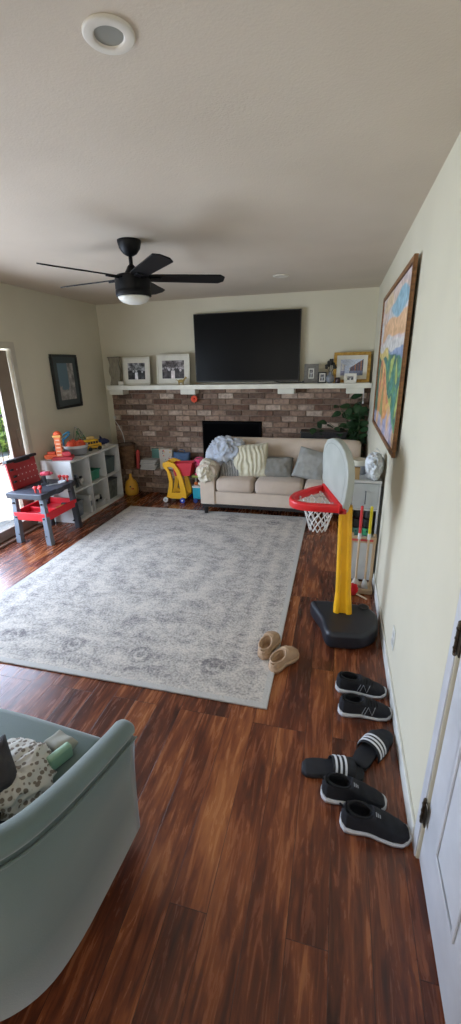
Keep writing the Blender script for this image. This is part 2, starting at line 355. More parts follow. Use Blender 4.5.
# hinged door in the right wall
DOORM = mat('door_paint', (206, 208, 212), .4)
s = MB(); s.box(XR + .008, XR + .045, DY0 + .012, DY1 - .006, .012, 2.025)
door = s.build('door_1', DOORM, kind='structure', bevel=.002)
for (z0, z1) in ((.24, .86), (1.02, 1.84)):
    for (y0, y1) in ((DY0 + .13, DY0 + .35), (DY0 + .45, DY1 - .13)):
        s = MB(); s.box(XR + .001, XR + .0085, y0, y1, z0, z0 + .018); s.box(XR + .001, XR + .0085, y0, y1, z1 - .018, z1)
        s.box(XR + .001, XR + .0085, y0, y0 + .018, z0 + .018, z1 - .018); s.box(XR + .001, XR + .0085, y1 - .018, y1, z0 + .018, z1 - .018)
        s.build('panel_moulding', DOORM, door, bevel=.004)
BRASS = mat('aged_hinge_metal', (92, 84, 72), .35, metal=.9)
for z in (.24, .93, 1.8):
    s = MB(); s.cyl((XR - .006, DY1, z - .048), (XR - .006, DY1, z + .048), .006, n=10)
    for k in (-1, 0, 1): s.cyl((XR - .006, DY1, z + k * .032 - .003), (XR - .006, DY1, z + k * .032 + .003), .0075, n=10)
    s.box(XR - .004, XR + .0005, DY1 - .026, DY1 + .024, z - .045, z + .045); s.ball((XR - .006, DY1, z + .052), .006, 6); s.ball((XR - .006, DY1, z - .052), .006, 6)
    s.build('hinge', BRASS, door, smooth='auto')
s = MB(); s.box(XR - .005, XR, DY1 + .004, DY1 + .052, 0, 2.05); s.box(XR - .005, XR, DY0 - .06, DY0, 0, 2.05); s.box(XR - .005, XR, DY0 - .06, DY1 + .052, 2.05, 2.11)
s.box(XR + .06, XR + .15, DY0, DY1, 0, .01)
s.build('trim_1', DOORM, kind='structure', bevel=.002)
# sliding door in the left wall
TAUPE = mat('taupe_door_frame', (140, 124, 108), .5)
TRIMG = mat('casing_paint', (196, 190, 172), .5)
s = MB(); s.box(XL - .005, XL + .014, SY1 - .005, SY1 + .055, 0, SZ + .055); s.box(XL - .005, XL + .014, SY0 - .055, SY0 + .005, 0, SZ + .055); s.box(XL - .005, XL + .014, SY0, SY1, SZ - .005, SZ + .055)
s.build('trim_2', TRIMG, kind='structure', bevel=.003)
def gframe(x, y0, y1, w):
    s = MB(); s.box(x, x + .04, y0, y0 + w, .03, SZ - .02); s.box(x, x + .04, y1 - w, y1, .03, SZ - .02); s.box(x, x + .04, y0 + w, y1 - w, .03, .13); s.box(x, x + .04, y0 + w, y1 - w, SZ - .1, SZ - .02); return s
mid = (SY0 + SY1) / 2
sd = gframe(XL - .07, mid - .04, SY1 - .02, .17).build('door_2', TAUPE, kind='structure', bevel=.003)
gframe(XL - .115, SY0 + .02, mid + .05, .09).build('fixed_panel_frame', TAUPE, sd, bevel=.003)
GL, _nt, _b = newmat('door_glass')
_tr = _nt.nodes.new('ShaderNodeBsdfTransparent'); _tr.inputs[0].default_value = (.96, .98, .97, 1); _gs = _nt.nodes.new('ShaderNodeBsdfGlossy'); _gs.inputs['Roughness'].default_value = .02
_mx = _nt.nodes.new('ShaderNodeMixShader'); _mx.inputs[0].default_value = .06
_nt.links.new(_tr.outputs[0], _mx.inputs[1]); _nt.links.new(_gs.outputs[0], _mx.inputs[2]); _nt.links.new(_mx.outputs[0], _nt.nodes['Material Output'].inputs[0])
s = MB(); s.box(XL - .052, XL - .048, mid + .13, SY1 - .19, .13, SZ - .1); s.build('glass_pane', GL, sd)
s = MB(); s.box(XL - .097, XL - .093, SY0 + .11, mid - .04, .13, SZ - .1); s.build('glass_pane', GL, sd)
s = MB(); s.box(XL - .03, XL - .012, SY1 - .09, SY1 - .07, .9, 1.08); s.build('door_handle', TAUPE, sd, bevel=.004)
s = MB(); s.box(XL - .16, XL + .03, SY0, SY1, 0, .022); s.box(XL - .07, XL - .06, SY0, SY1, .022, .032)
s.build('trim_3', mat('threshold_wood', (112, 84, 66), .5), kind='structure', bevel=.004)

# ------------------------------------------------------------------ outside
DECK = mat('deck_boards', (176, 164, 150), .8, (150, 138, 124), 3, stretch=(1, 12, 1))
s = MB()
for i in range(40):
    x = XL - .16 - i * .145; s.box(x - .138, x, -4, 9, -.10, -.07)
s.build('deck', DECK, kind='structure')
s = MB(); s.box(-60, XL - .15, -30, 60, -.2, -.12); s.build('ground', mat('dry_lawn', (150, 156, 92), .95, (118, 132, 70), 1.2), kind='structure')
LEAFA = mat('leaf_bright', (168, 190, 96), .6, (128, 160, 70), 9); LEAFB = mat('leaf_deep', (110, 140, 70), .6, (140, 166, 84), 9)
BARK = mat('bark', (82, 66, 52), .9, bump=.5, bscale=30)
def bush(name, label, cat, loc, r, n, m, ls=.09, trunk=0, zc=None):
    o = thing(name, label, cat, loc, group=None); s = MB(); zc = r[2] * .9 + trunk if zc is None else zc
    for k in range(n):
        d = Vector((random.gauss(0, 1), random.gauss(0, 1), random.gauss(0, 1))).normalized(); rr = random.uniform(.55, 1) ** .5 * (1 + .25 * noise.noise(d * 2 + Vector(loc)))
        c = Vector((d.x * r[0] * rr, d.y * r[1] * rr, zc + d.z * r[2] * rr))
        if c.z < .02: c.z = random.uniform(.03, .3)
        a = Vector((random.gauss(0, 1), random.gauss(0, 1), random.gauss(0, .6))).normalized(); b = a.cross(Vector((random.random(), random.random(), random.random()))).normalized()
        l = ls * random.uniform(.7, 1.3)
        s.quad(c - a * l, c - b * l * .45, c + a * l, c + b * l * .45)
    s.build('foliage', m, o, weld=False)
    s = MB(); s.cyl((0, 0, 0), (0, 0, zc), .03 + r[0] * .05, .02, 8)
    for k in range(6):
        a = k * 1.05; s.cyl((0, 0, zc * .4), (math.cos(a) * r[0] * .6, math.sin(a) * r[1] * .6, zc + r[2] * .3), .018 + r[0] * .01, .008, 6)
    s.build('trunk', BARK, o)
bush('tree', 'tall leafy garden tree seen high through the sliding door glass', 'tree', (-8.6, 11.2, -.12), (1.5, 1.6, 1.5), 5200, LEAFA, .11, trunk=1.3)
bush('shrub', 'bright green shrub at the deck edge behind the railing', 'shrub', (-7.3, 8.2, -.12), (.75, 1.0, .75), 3200, LEAFA, .08)
bush('hedge_shrub', 'darker green hedge shrub beyond the lawn, nearest the house wall', 'shrub', (-5.6, 12.2, -.12), (.9, 1.2, 1.1), 3600, LEAFB, .1)
bush('hedge_shrub', 'broad green hedge shrub farther from the house', 'shrub', (-12.6, 12.0, -.12), (1.6, 1.8, 1.5), 3600, LEAFB, .12)
rl = thing('deck_railing', 'dark thin metal railing along the sunlit deck outside the glass', 'railing', (-6.0, 0, -.07))
RM = mat('railing_metal', (40, 40, 42), .5, metal=.5)
s = MB(); s.box(-.02, .02, 2.0, 8.0, .92, .96); s.build('top_rail', RM, rl)
s = MB(); s.box(-.015, .015, 2.0, 8.0, .08, .11); s.build('bottom_rail', RM, rl)
for k in range(7): s = MB(); s.box(-.02, .02, 2.0 + k * .98, 2.04 + k * .98, 0, .92); s.build('post', RM, rl)
for k in range(42): s = MB(); s.cyl((0, 2.08 + k * .14, .1), (0, 2.08 + k * .14, .93), .007, n=6); s.build('baluster', RM, rl)

# ------------------------------------------------------------------ fireplace
BRICK = brick_mat(); MORT = mat('mortar', (140, 124, 108), .95, (106, 92, 80), 9, .3, 80)
BY = 5.30   # brick face
fp = thing('brick_fireplace', 'weathered brown brick fireplace wall with a low hearth ledge under the white mantel', 'fireplace', (-1.32, YB, 0))
ox, oy = -1.32, YB
def bricks(s, x0, x1, z0, z1, yf, skip=None, bw=.205, bh=.0716, dep=.05, top=False):
    row = 0; z = z0
    while z < z1 - .02:
        x = x0 - (bw / 2 if row % 2 else 0) - random.random() * .01
        while x < x1:
            a, b = max(x, x0), min(x + bw - .011, x1)
            zz = min(z + bh - .011, z1)
            if b - a > .02 and not (skip and b > skip[0] and a < skip[1] and zz > skip[2] and z < skip[3]):
                j = random.uniform(-.004, .004); s.box(a - ox, b - ox, yf - oy + j, yf - oy + dep, z, zz, bev=.004, seg=1)
            elif b - a > .02:
                for (aa, bb) in ((a, min(b, skip[0])), (max(a, skip[1]), b)):
                    if bb - aa > .02: s.box(aa - ox, bb - ox, yf - oy, yf - oy + dep, z, zz, bev=.004, seg=1)
            x += bw
        z += bh; row += 1
FBX0, FBX1, FBZ = -1.74, -.93, .965
BX0 = -3.03
s = MB(); s.box(BX0 - ox, FBX0 - ox, BY + .012 - oy, -.001, .0, 1.375); s.box(FBX1 - ox, XR - .001 - ox, BY + .012 - oy, -.001, 0, 1.375); s.box(FBX0 - ox, FBX1 - ox, BY + .012 - oy, -.001, FBZ, 1.375)
s.box(FBX0 - ox, FBX1 - ox, BY + .012 - oy, -.001, 0, .31)
s.build('mortar_bed', MORT, fp)
s = MB(); bricks(s, BX0, XR - .003, .322, 1.375, BY, skip=(FBX0, FBX1, .3, FBZ), dep=.045); s.build('brick_face', BRICK, fp)
HY = 5.06
s = MB(); s.box(BX0 - ox, XR - .001 - ox, HY + .012 - oy, BY + .012 - oy, 0, .30); s.build('hearth_core', MORT, fp)
s = MB(); bricks(s, BX0, XR - .003, .004, .245, HY, dep=.03)
x = BX0
while x < XR - .02:
    s.box(x - ox, min(x + .098, XR - .003) - ox, HY - .01 - oy, BY - .005 - oy, .252, .315, bev=.004, seg=1); x += .108
s.build('hearth', BRICK, fp)
s = MB(); s.box(FBX0 - ox + .005, FBX1 - ox - .005, BY - .012 - oy, BY + .03 - oy, .32, FBZ - .005); s.build('firebox_cover', mat('firebox_black', (5, 5, 6), .9, spec=.05), fp, bevel=.004)
s = frame_bars(FBX1 - FBX0 - .02, FBZ - .34, .022, .012); 
o = s.build('firebox_trim', mat('firebox_frame', (8, 8, 9), .8, spec=.1), fp); o.location = (-1.335 - ox, BY - .026 - oy, .325)
# mantel
mt = thing('mantel_shelf', 'long white wooden mantel shelf across the brick wall', 'shelf', (-1.35, BY, 1.38))
MW = mat('mantel_paint', (226, 224, 208), .5)
s = MB(); s.box(-1.60, 1.715, -.24, -.001, 0, .055); s.box(-1.75, 1.715, -.001, .055, 0, .055); s.build('board', MW, mt, bevel=.004)
for x in (-2.87, -1.86, -.61, .19):
    s = MB(); xx = x + 1.35; s.box(xx - .1, xx + .1, -.17, -.003, -.065, 0); s.build('corbel', MW, mt, bevel=.006)

# ------------------------------------------------------------------ television
tv = thing('television', 'large flat black television mounted above the mantel', 'television', (-1.13, YB, 1.455))
s = MB(); s.box(-.66, .66, -.075, -.04, 0, .80); s.build('bezel', mat('tv_bezel', (12, 12, 13), .35), tv, bevel=.004)
s = MB(); s.box(-.65, .65, -.0762, -.0752, .018, .79); s.build('screen', mat('tv_screen', (5, 6, 8), .3, spec=.12), tv)
s = MB(); s.box(-.3, .3, -.04, -.001, .2, .6); s.build('wall_mount', BLACKP, tv)
s = MB(); s.tube([(.28, -.05, .02), (.42, -.08, -.012), (.6, -.1, -.013), (.72, -.1, -.012)], .006); s.box(.70, .80, -.13, -.07, -.019, .005, bev=.006)
s.build('cable', BLACKP, tv)

# ------------------------------------------------------------------ mantel objects
MZ = 1.436
def bw_photo(seed, pink=0):
    def f(u, v):
        n = noise.noise(Vector((u * 5 + seed, v * 5, seed))) + .5 * noise.noise(Vector((u * 13 + seed, v * 11, 2)))
        g = 150 if v > .5 else 40
        for k in range(5):
            cx = .15 + k * .17; cy = .55 + .1 * math.sin(k * 2.3 + seed); hd = math.hypot((u - cx) / .055, (v - cy) / .08)
            if hd < 1: g = 185
            elif hd < 1.35: g = 30
            if abs(u - cx) < .08 and v < cy - .08: g = 225 if k == 2 else (30 if k % 2 else 60)
        if v > .6: g = g * .7 + 60 * n
        g += n * 45; return (g + pink, g, g - pink * .2)
    return f
def photo_frame(name, label, loc, w, h, b, fm, mw, fn, rz=0, tilt=-.10, mm=None, d=.018, strut=True):
    t = thing(name, label, 'picture frame', loc, rz); t.rotation_euler = (tilt, 0, rz)
    frame_bars(w, h, b, d).build('frame', fm, t, bevel=.002)
    s = MB(); s.box(-w / 2 + b * .6, w / 2 - b * .6, .006, .012, b * .6, h - b * .6); s.build('mat_board', mm or mat('mat_board', (225, 222, 208), .8), t)
    p = picture('photo', w - 2 * b - 2 * mw, h - 2 * b - 2 * mw, fn, t); p.location = (0, .005, b + mw)
    s = MB(); s.box(-w / 2 + b * .5, w / 2 - b * .5, .0125, .016, b * .5, h - b * .5); s.build('backing', mat('frame_backing', (60, 52, 44), .8), t)
    return t
IVORY = mat('ivory_frame', (214, 210, 192), .5)
photo_frame('photo_frame', 'wide white frame with a dark group photograph, left of the two white frames', (-2.59, 5.20, MZ), .385, .345, .02, IVORY, .05, bw_photo(1.3))
photo_frame('photo_frame', 'white frame with a black and white close group photo, next to the television', (-2.075, 5.20, MZ), .45, .37, .02, IVORY, .055, bw_photo(7.7, 8))
# carved grey block
cb = thing('carved_block', 'tall grey carved wooden block at the left end of the mantel', 'decoration', (-2.885, 5.2, MZ))
prof = []
for k in range(17): z = k / 16 * .345; prof.append((.072 + .010 * math.cos(z * 36), z))
poly = [(x, z) for x, z in prof] + [(-x, z) for x, z in prof[::-1]]
s = MB(); s.prism(poly, 0, .05, T((0, .025, 0), rx=PI / 2)); s.build('panel', mat('grey_wood', (142, 136, 118), .8, (118, 112, 96), 14, stretch=(6, 6, 1)), cb, bevel=.004)
s = MB(); s.box(-.085, .085, -.03, .03, .345, .356); s.build('edge_cap', mat('grey_wood_cap', (122, 116, 100), .8), cb, bevel=.003)
tag(MB().box(-.035, .035, -.012, .012, 0, .05, bev=.004).build('small_card', mat('card_white', (226, 224, 214), .6)), 'tiny white block leaning before the left white frame', 'card')
bpy.data.objects['small_card'].location = (-2.775, 5.12, MZ)
# gold animal
ga = thing('gold_figurine', 'small gold animal figurine on the mantel beside the television', 'figurine', (-1.93, 5.10, MZ))
GOLD = mat('gold_paint', (176, 150, 88), .35, metal=.6)
s = MB(); s.ball((0, 0, .045), (.042, .018, .02)); s.tube([(.03, 0, .05), (.052, 0, .072), (.06, 0, .08)], [.013, .010, .008]); s.tube([(-.04, 0, .05), (-.06, 0, .062), (-.07, 0, .055)], .004)
s.build('body', GOLD, ga, smooth=True)
s = MB(); s.ball((.068, 0, .083), (.016, .01, .010)); s.ball((.06, .008, .093), .005, 6); s.ball((.06, -.008, .093), .005, 6); s.build('head', GOLD, ga, smooth=True)
for x in (-.028, .026):
    for y in (-.01, .01): s = MB(); s.cyl((x, y, 0), (x, y, .04), .005, .007, 8); s.build('leg', GOLD, ga)
# right side
GREYW = mat('weathered_grey_wood', (124, 120, 112), .8, (96, 92, 84), 20, stretch=(1, 1, 8))
photo_frame('photo_frame', 'weathered grey wooden frame with a small upright photo beside the television', (-.325, 5.2, MZ), .165, .215, .05, GREYW, .012, bw_photo(3.1))
photo_frame('photo_frame', 'small black frame with white mat, left of the glass vase', (-.192, 5.14, MZ), .098, .125, .014, mat('black_frame', (20, 20, 22), .4), .014, bw_photo(9.1))
def street(u, v):
    n = noise.noise(Vector((u * 14, v * 14, 3))) * 26 + noise.noise(Vector((u * 40, v * 34, 1))) * 18
    vp = (.42, .42)
    if v > .48 + abs(u - .42) * .9 * (1 if u > .42 else .9): c = (196, 206, 222)
    elif v < .30: c = (150 - 40 * u, 152 - 30 * u, 176 - 30 * u)
    elif u > .42: c = [(120, 92, 92), (92, 86, 104), (150, 110, 90), (70, 78, 96)][int(u * 16) % 4]
    else: c = [(180, 180, 190), (210, 206, 200)][int(u * 14) % 2]
    if abs(u - .3) < .10 and v < .6: c = (196, 206, 226)
    return tuple(x + n for x in c)
GILT = mat('gilt_frame', (186, 150, 72), .4, (150, 112, 48), 30, metal=.45)
photo_frame('picture_frame', 'large gilt frame with a street scene print at the right end of the mantel', (.135, 5.21, MZ), .41, .335, .034, GILT, .045, street, d=.03)
photo_frame('photo_frame', 'tiny white frame standing before the large gilt frame', (.125, 5.11, MZ), .135, .105, .022, mat('white_small_frame', (232, 230, 218), .5), .012, bw_photo(4.4))
tag(MB().box(-.06, .06, -.012, .012, 0, .31, bev=.002).build('wooden_panel', mat('olive_panel', (150, 140, 112), .7)), 'tan panel leaning behind the right edge of the gilt frame', 'panel')
place(bpy.data.objects['wooden_panel'], (.295, 5.31, MZ), rx=-.06)
vs = thing('bud_vase', 'small round glass vase with dark dried stems between two frames', 'vase', (-.10, 5.09, MZ))
s = MB(); s.lathe([(.022, 0), (.045, .02), (.052, .05), (.04, .08), (.018, .1), (.016, .12), (.02, .125), (.015, .12), (.015, .1), (.035, .08), (.045, .05), (.035, .02), (0, .01)]); s.build('vase_body', mat('smoky_ceramic', (120, 124, 128), .2), vs, smooth=True)
s = MB()
for k in range(9):
    a = k * .7; dx, dy = math.cos(a) * .05, math.sin(a) * .03; hh = .17 + .02 * (k % 4)
    s.tube([(0, 0, .08), (dx * .3, dy * .3, .13), (dx, dy, hh)], .0018, 5); s.ball((dx, dy, hh), (.018, .014, .016), 6); s.ball((dx * .6 + .01, dy, hh + .02), (.014, .012, .016), 6)
s.build('dried_stems', mat('dried_dark', (46, 46, 40), .8), vs, smooth=True)
cj = thing('candle_jar', 'small dark candle jar on the mantel right of the glass vase', 'jar', (-.015, 5.09, MZ))
s = MB(); s.lathe([(.026, 0), (.03, .01), (.03, .05), (.026, .055), (.024, .05), (0, .048)]); s.build('jar_body', mat('plum_glass', (52, 36, 40), .25), cj, smooth=True)
s = MB(); s.lathe([(.027, .055), (.028, .06), (.01, .064), (0, .064)]); s.build('lid', mat('jar_lid', (90, 76, 66), .4), cj, smooth=True)
# orange flower under the mantel
of = thing('orange_ornament', 'bright orange flower ornament hanging under the mantel on the bricks', 'ornament', (-1.815, BY - .06, 1.25))
s = MB(); 
for k in range(8):
    a = k * PI / 4; s.ball((math.cos(a) * .028, 0, math.sin(a) * .028), (.019, .008, .019), 8)
s.build('petals', mat('orange_felt', (232, 88, 56), .8), of, smooth=True)
s = MB(); s.ball((0, -.006, 0), (.018, .012, .018), 8); s.build('flower_centre', mat('orange_deep', (220, 60, 40), .8), of, smooth=True)
s = MB(); s.cyl((0, 0, .04), (0, .0, .062), .0015, n=6); s.build('thread', WHITE, of)

# ------------------------------------------------------------------ wall pictures
pf = thing('large_painting', 'large colourful landscape painting in a brown wooden frame on the right wall', 'painting', (XR - .038, 3.385, 1.115)); pf.rotation_euler = (0, 0, -PI / 2)
# local: x -> -Y world (near), y -> +X world (towards wall), z up
PW, PH = 1.63, 1.06
tl = bpy.data.objects.new('frame_lean', None)
bpy.data.objects.remove(tl)
pf.rotation_euler = (math.radians(0.0), 0, -PI / 2)
frame_bars(PW, PH, .028, .022).build('frame', mat('oak_frame', (142, 98, 56), .5, (112, 74, 40), 10, stretch=(1, 1, 6)), pf, bevel=.003)
def land(u, v):
    # u 0 = far (left in photo), 1 = near
    n = lambda a, b, c: noise.noise(Vector((u * a, v * b, c)))
    w = n(5, 5, 1) * .05 + n(12, 12, 2) * .02
    uu, vv = u + w, v + n(4, 6, 5) * .04
    tex = n(40, 40, 7) * 26 + n(16, 18, 8) * 26
    if vv > .60:
        c = [(226, 196, 178), (214, 190, 186), (208, 204, 206)][int((vv * 7 + n(3, 9, 3) * 1.5)) % 3]
        if .68 < vv < .80 and uu > .1: c = (238, 178, 120)
        d = math.hypot((uu - .7) / .28, (vv - .87) / .07)
        if d < 1: c = (132, 184, 206)
        d = math.hypot((uu - .25) / .2, (vv - .93) / .06)
        if d < 1: c = (236, 200, 150)
        if vv < .66: c = (214, 208, 200)
    elif vv > .56 - .10 * uu and uu < .45: c = (226, 196, 96)
    elif vv > .48 + .10 * math.sin(uu * 3) and uu >= .4: c = (126, 148, 186)
    elif vv > .28 + (.62 - uu) * .62: c = [(54, 128, 112), (84, 152, 92), (38, 104, 98), (168, 184, 74)][int(3.99 * min(.999, max(0, .5 + n(9, 7, 4) * 1.1)))]
    elif uu < .12 and vv > .1: c = (60, 112, 84)
    elif vv > .10 + .9 * max(0, uu - .55): c = [(236, 146, 72), (238, 182, 86), (222, 116, 74), (150, 160, 80)][int(3.99 * min(.999, max(0, .4 + n(7, 5, 6) * 1.1)))]
    else: c = [(150, 150, 186), (196, 170, 170), (226, 170, 104)][int(2.99 * min(.999, max(0, .4 + n(8, 8, 9) * 1.1)))]
    g = sum(c) / 3; return tuple(18 + .9 * (g + (x - g) * .78) + tex for x in c)
p = picture('canvas', PW - .06, PH - .06, land, pf, 150, 110, .7); p.location = (0, .012, .03)
s = MB(); s.box(-PW / 2 + .01, PW / 2 - .01, .016, .020, .01, PH - .01); s.box(-.3, .3, .020, .0375, .5, .56); s.build('backing', mat('painting_backing', (52, 40, 30), .9), pf)
lp = thing('framed_print', 'dark framed print with grey mountain picture on the left wall', 'framed picture', (XL + .03, 4.475, 1.215)); lp.rotation_euler = (0, 0, PI / 2)
LW, LH = .49, .60
frame_bars(LW, LH, .028, .026).build('frame', mat('near_black_frame', (26, 30, 30), .35), lp, bevel=.003)
s = MB(); s.box(-LW / 2 + .02, LW / 2 - .02, .010, .022, .02, LH - .02); s.build('mat_board', mat('dark_mat', (62, 72, 74), .5), lp)
def mount(u, v):
    n = noise.noise(Vector((u * 6, v * 8, 1))) + .5 * noise.noise(Vector((u * 18, v * 20, 4)))
    if v > .55 + .25 * math.sin(u * 2.6 + 3.6) + .1 * n and u < .62: c = (96, 122, 136)
    else: c = (150 + 50 * n, 146 + 48 * n, 142 + 46 * n)
    return c
p = picture('print', LW - .19, LH - .19, mount, lp, 40, 60); p.location = (0, .0095, .095)

# ------------------------------------------------------------------ ceiling fixtures
fan = thing('ceiling_fan', 'black five-blade ceiling fan with a small white dome light', 'ceiling fan', (-1.385, 2.86, H))
FB = mat('fan_black', (8, 8, 9), .5, spec=.25)
s = MB(); s.lathe([(.076, 0), (.076, -.012), (.068, -.045), (.045, -.075), (.022, -.088), (.016, -.09)]); s.build('canopy', FB, fan, smooth=True)
s = MB(); s.cyl((0, 0, -.08), (0, 0, -.155), .013); s.lathe([(.018, -.14), (.026, -.15), (.052, -.195), (.055, -.2)]); s.build('downrod', FB, fan, smooth='auto')
s = MB(); s.lathe([(.055, -.195), (.10, -.20), (.116, -.21), (.118, -.285), (.11, -.29), (.118, -.293), (.118, -.325), (.108, -.33), (0, -.33)], n=40); s.build('motor_housing', FB, fan, smooth='auto')
s = MB(); s.lathe([(.106, -.328), (.102, -.342), (.08, -.362), (.045, -.373), (0, -.377)], n=36); s.build('light_dome', mat('frosted_dome', (226, 226, 216), .3), fan, smooth=True)
for k in range(5):
    a = math.radians(25 + 72 * k)
    b_ = MB()
    prof = [(.10, .045), (.16, .052), (.59, .062), (.625, .03)]
    poly = [(x, -w) for x, w in prof] + [(x, w) for x, w in prof[::-1]]
    b_.prism(poly, -.004, .004, T((0, 0, -.215), rz=a, rx=math.radians(-13)), bev=0)
    bl = b_.build('blade', FB, fan, bevel=.002)
    s = MB(); s.box(.06, .19, -.022, .022, -.014, -.004, T((0, 0, -.215), rz=a, rx=math.radians(-13)), bev=.003); s.build('blade_bracket', FB, bl)
rc = thing('recessed_light', 'round white recessed ceiling light nearest the camera', 'ceiling light', (-.606, 1.243, H))
s = MB(); s.lathe([(.064, 0), (.064, -.004), (.060, -.008), (.040, -.008), (.036, -.003)], n=40, cap=False); s.build('trim_ring', mat('ring_white', (226, 220, 206), .5), rc, smooth='auto')
s = MB(); s.lathe([(.037, -.0025), (0, -.0025)], n=32, cap=False); s.build('lens', mat('lens_grey', (150, 150, 140), .4), rc)
rc2 = thing('recessed_light', 'small round recessed light far off near the television wall', 'ceiling light', (-.59, 4.35, H))
s = MB(); s.lathe([(.075, 0), (.075, -.004), (.066, -.009), (.05, -.009), (.045, -.003)], n=32); s.build('trim_ring', mat('ring_white', (226, 220, 206), .5), rc2, smooth='auto')
s = MB(); s.lathe([(.046, -.0025), (0, -.0025)], n=32, cap=False); s.build('lens', mat('lens_grey', (150, 150, 140), .4), rc2)

# outlet
ol = thing('wall_outlet', 'white power outlet low on the right wall', 'outlet', (XR, 1.98, .27))
s = MB(); s.box(-.005, 0, -.036, .036, -.058, .058, bev=.002); s.build('cover_plate', WHITE, ol)
for z in (-.024, .024):
    s = MB(); s.box(-.0075, -.004, -.016, .016, z - .014, z + .014, bev=.002); s.box(-.008, -.0074, -.009, -.006, z - .006, z + .008); s.box(-.008, -.0074, .006, .009, z - .006, z + .008)
    s.build('socket', mat('socket_grey', (196, 196, 190), .5), ol)

# ------------------------------------------------------------------ rug
RX0, RX1, RY0, RY1 = -2.46, -.25, 1.61, 4.437
s = MB(); n_ = 60
w_, h_ = (RX1 - RX0), (RY1 - RY0)
s.box(-w_ / 2, w_ / 2, -h_ / 2, h_ / 2, 0, .011, bev=.004)
r_ = s.build('area_rug', rug_mat(w_ / 2, h_ / 2)); r_.location = ((RX0 + RX1) / 2, (RY0 + RY1) / 2, 0.0005)
tag(r_, 'large pale grey area rug with a faded ornate pattern', 'rug')

# ------------------------------------------------------------------ cream sofa
CREAM = mat('cream_upholstery', (202, 184, 164), .9, (194, 176, 156), 8, .25, 220, sheen=.2)
CREAM2 = mat('cream_seat_fabric', (190, 172, 154), .9, (182, 164, 146), 8, .25, 220, sheen=.2)
DARKW = mat('dark_wood', (30, 24, 22), .5)
sf = thing('sofa', 'cream upholstered sofa with rolled arms before the brick fireplace', 'sofa', (-.6, 4.335, .0116))
def sx(x): return x + .6
A0, A1, B0, B1 = -1.50, -1.30, .13, .33
s = MB(); s.box(sx(A0 + .02), sx(B1 - .02), .025, .56, .115, .275, bev=.012); s.build('base_frame', CREAM, sf, smooth='auto')
s = MB(); s.box(sx(A0 + .025), sx(B1 - .025), .03, .55, .075, .115, bev=.004); s.build('plinth', DARKW, sf)
for x in (A0 + .07, B1 - .07):
    for y in (.035, .51):
        s = MB(); s.cyl((sx(x), y, 0), (sx(x), y, .08), .022, .03, 12); s.build('foot', DARKW, sf)
s = MB()
rings = []
for k in range(9):
    y = .40 + .02 * k
prof = [(.45, .12), (.60, .12), (.63, .5), (.64, .765), (.62, .805), (.57, .82), (.52, .80), (.495, .73), (.47, .5)]
rings = [[(x, y, z - (.012 if abs(x - sx(-.6)) > .84 else 0)) for (y, z) in prof] for x in [sx(A0 + .03), sx(A0 + .06), sx(-1.1), sx(-.6), sx(-.1), sx(B1 - .06), sx(B1 - .03)]]
s.loft(rings); s.build('backrest', CREAM, sf, smooth=True, sub=1)
for (a0, a1, sg) in ((A0, A1, -1), (B0, B1, 1)):
    cx = sx((a0 + a1) / 2); rings = []
    for y in (0, .012, .25, .5, .53):
        sh = .93 if y in (0, .53) else 1; ring = []
        for k in range(28):
            t = k / 28 * 2 * PI
            ring.append((cx + sg * .012 + math.cos(t) * .118 * sh, y, .505 + math.sin(t) * .092 * sh))
        rings.append(ring)
    s = MB(); s.loft(rings); s.box(cx - .088, cx + .088, .008, .5, .115, .52, bev=.012)
    s.build('arm', CREAM, sf, smooth='auto')
for i, (c0, c1) in enumerate(((-1.30, -.852), (-.848, -.302), (-.298, .13))):
    s = MB(); w2 = (c1 - c0) / 2
    s.box(-w2 + .004, w2 - .004, -.0, .45, .0, .155, bev=.05, seg=4)
    o = s.build('seat_cushion', CREAM2, sf, smooth=True); o.location = (sx((c0 + c1) / 2), -.012, .272)
    for v in o.data.vertices:
        u = v.co.x / w2; q = (v.co.y - .225) / .225
        if v.co.z > .08: v.co.z += .028 * max(0, 1 - u * u) * max(0, 1 - q ** 4) + noise.noise(v.co * 7 + Vector((i, 0, 0))) * .008
        if v.co.y < .1: v.co.y -= .022 * (1 - u * u)
def on_sofa(o, label, cat, group=None): return tag(o, label, cat, group)
G1 = mat('grey_pillow_fabric', (138, 136, 128), .9, (126, 124, 116), 12, .3, 160)
o = soft('throw_pillow', G1, .42, .27, .15, seed=3, wr=.010); on_sofa(o, 'flat medium grey throw pillow lying at the middle of the cream sofa', 'pillow'); place(o, (-.655, 4.62, .53), rx=math.radians(52), rz=.03)
o = soft('throw_pillow', mat('light_grey_pillow', (158, 158, 152), .9, (146, 146, 140), 12, .3, 160), .37, .37, .14, seed=8, wr=.008); on_sofa(o, 'light grey square throw pillow tilted near the right end of the sofa', 'pillow'); place(o, (-.24, 4.60, .58), rx=math.radians(62), rz=-.1, ry=.22)
STRP = stripe_mat('striped_cloth', (168, 166, 158), (78, 78, 78), 16, 0, 1.5)
o = soft('throw_pillow', STRP, .30, .26, .12, seed=5); on_sofa(o, 'grey striped throw pillow under the pale blue blanket', 'pillow'); place(o, (-1.15, 4.58, .51), rx=math.radians(48), rz=.1)
o = soft('throw_pillow', stripe_mat('pattern_cloth', (190, 188, 180), (120, 118, 114), 22, 0, 3), .24, .26, .10, seed=15); on_sofa(o, 'patterned grey pillow half hidden at the far right of the sofa', 'pillow'); place(o, (.0, 4.56, .54), rx=math.radians(60), rz=-.1)
RUC = mat('ruched_cream', (206, 200, 174), .9, (190, 184, 158), 8, .3, 90, sheen=.3)
o = soft('throw_pillow', RUC, .44, .42, .17, seed=11, n=44)
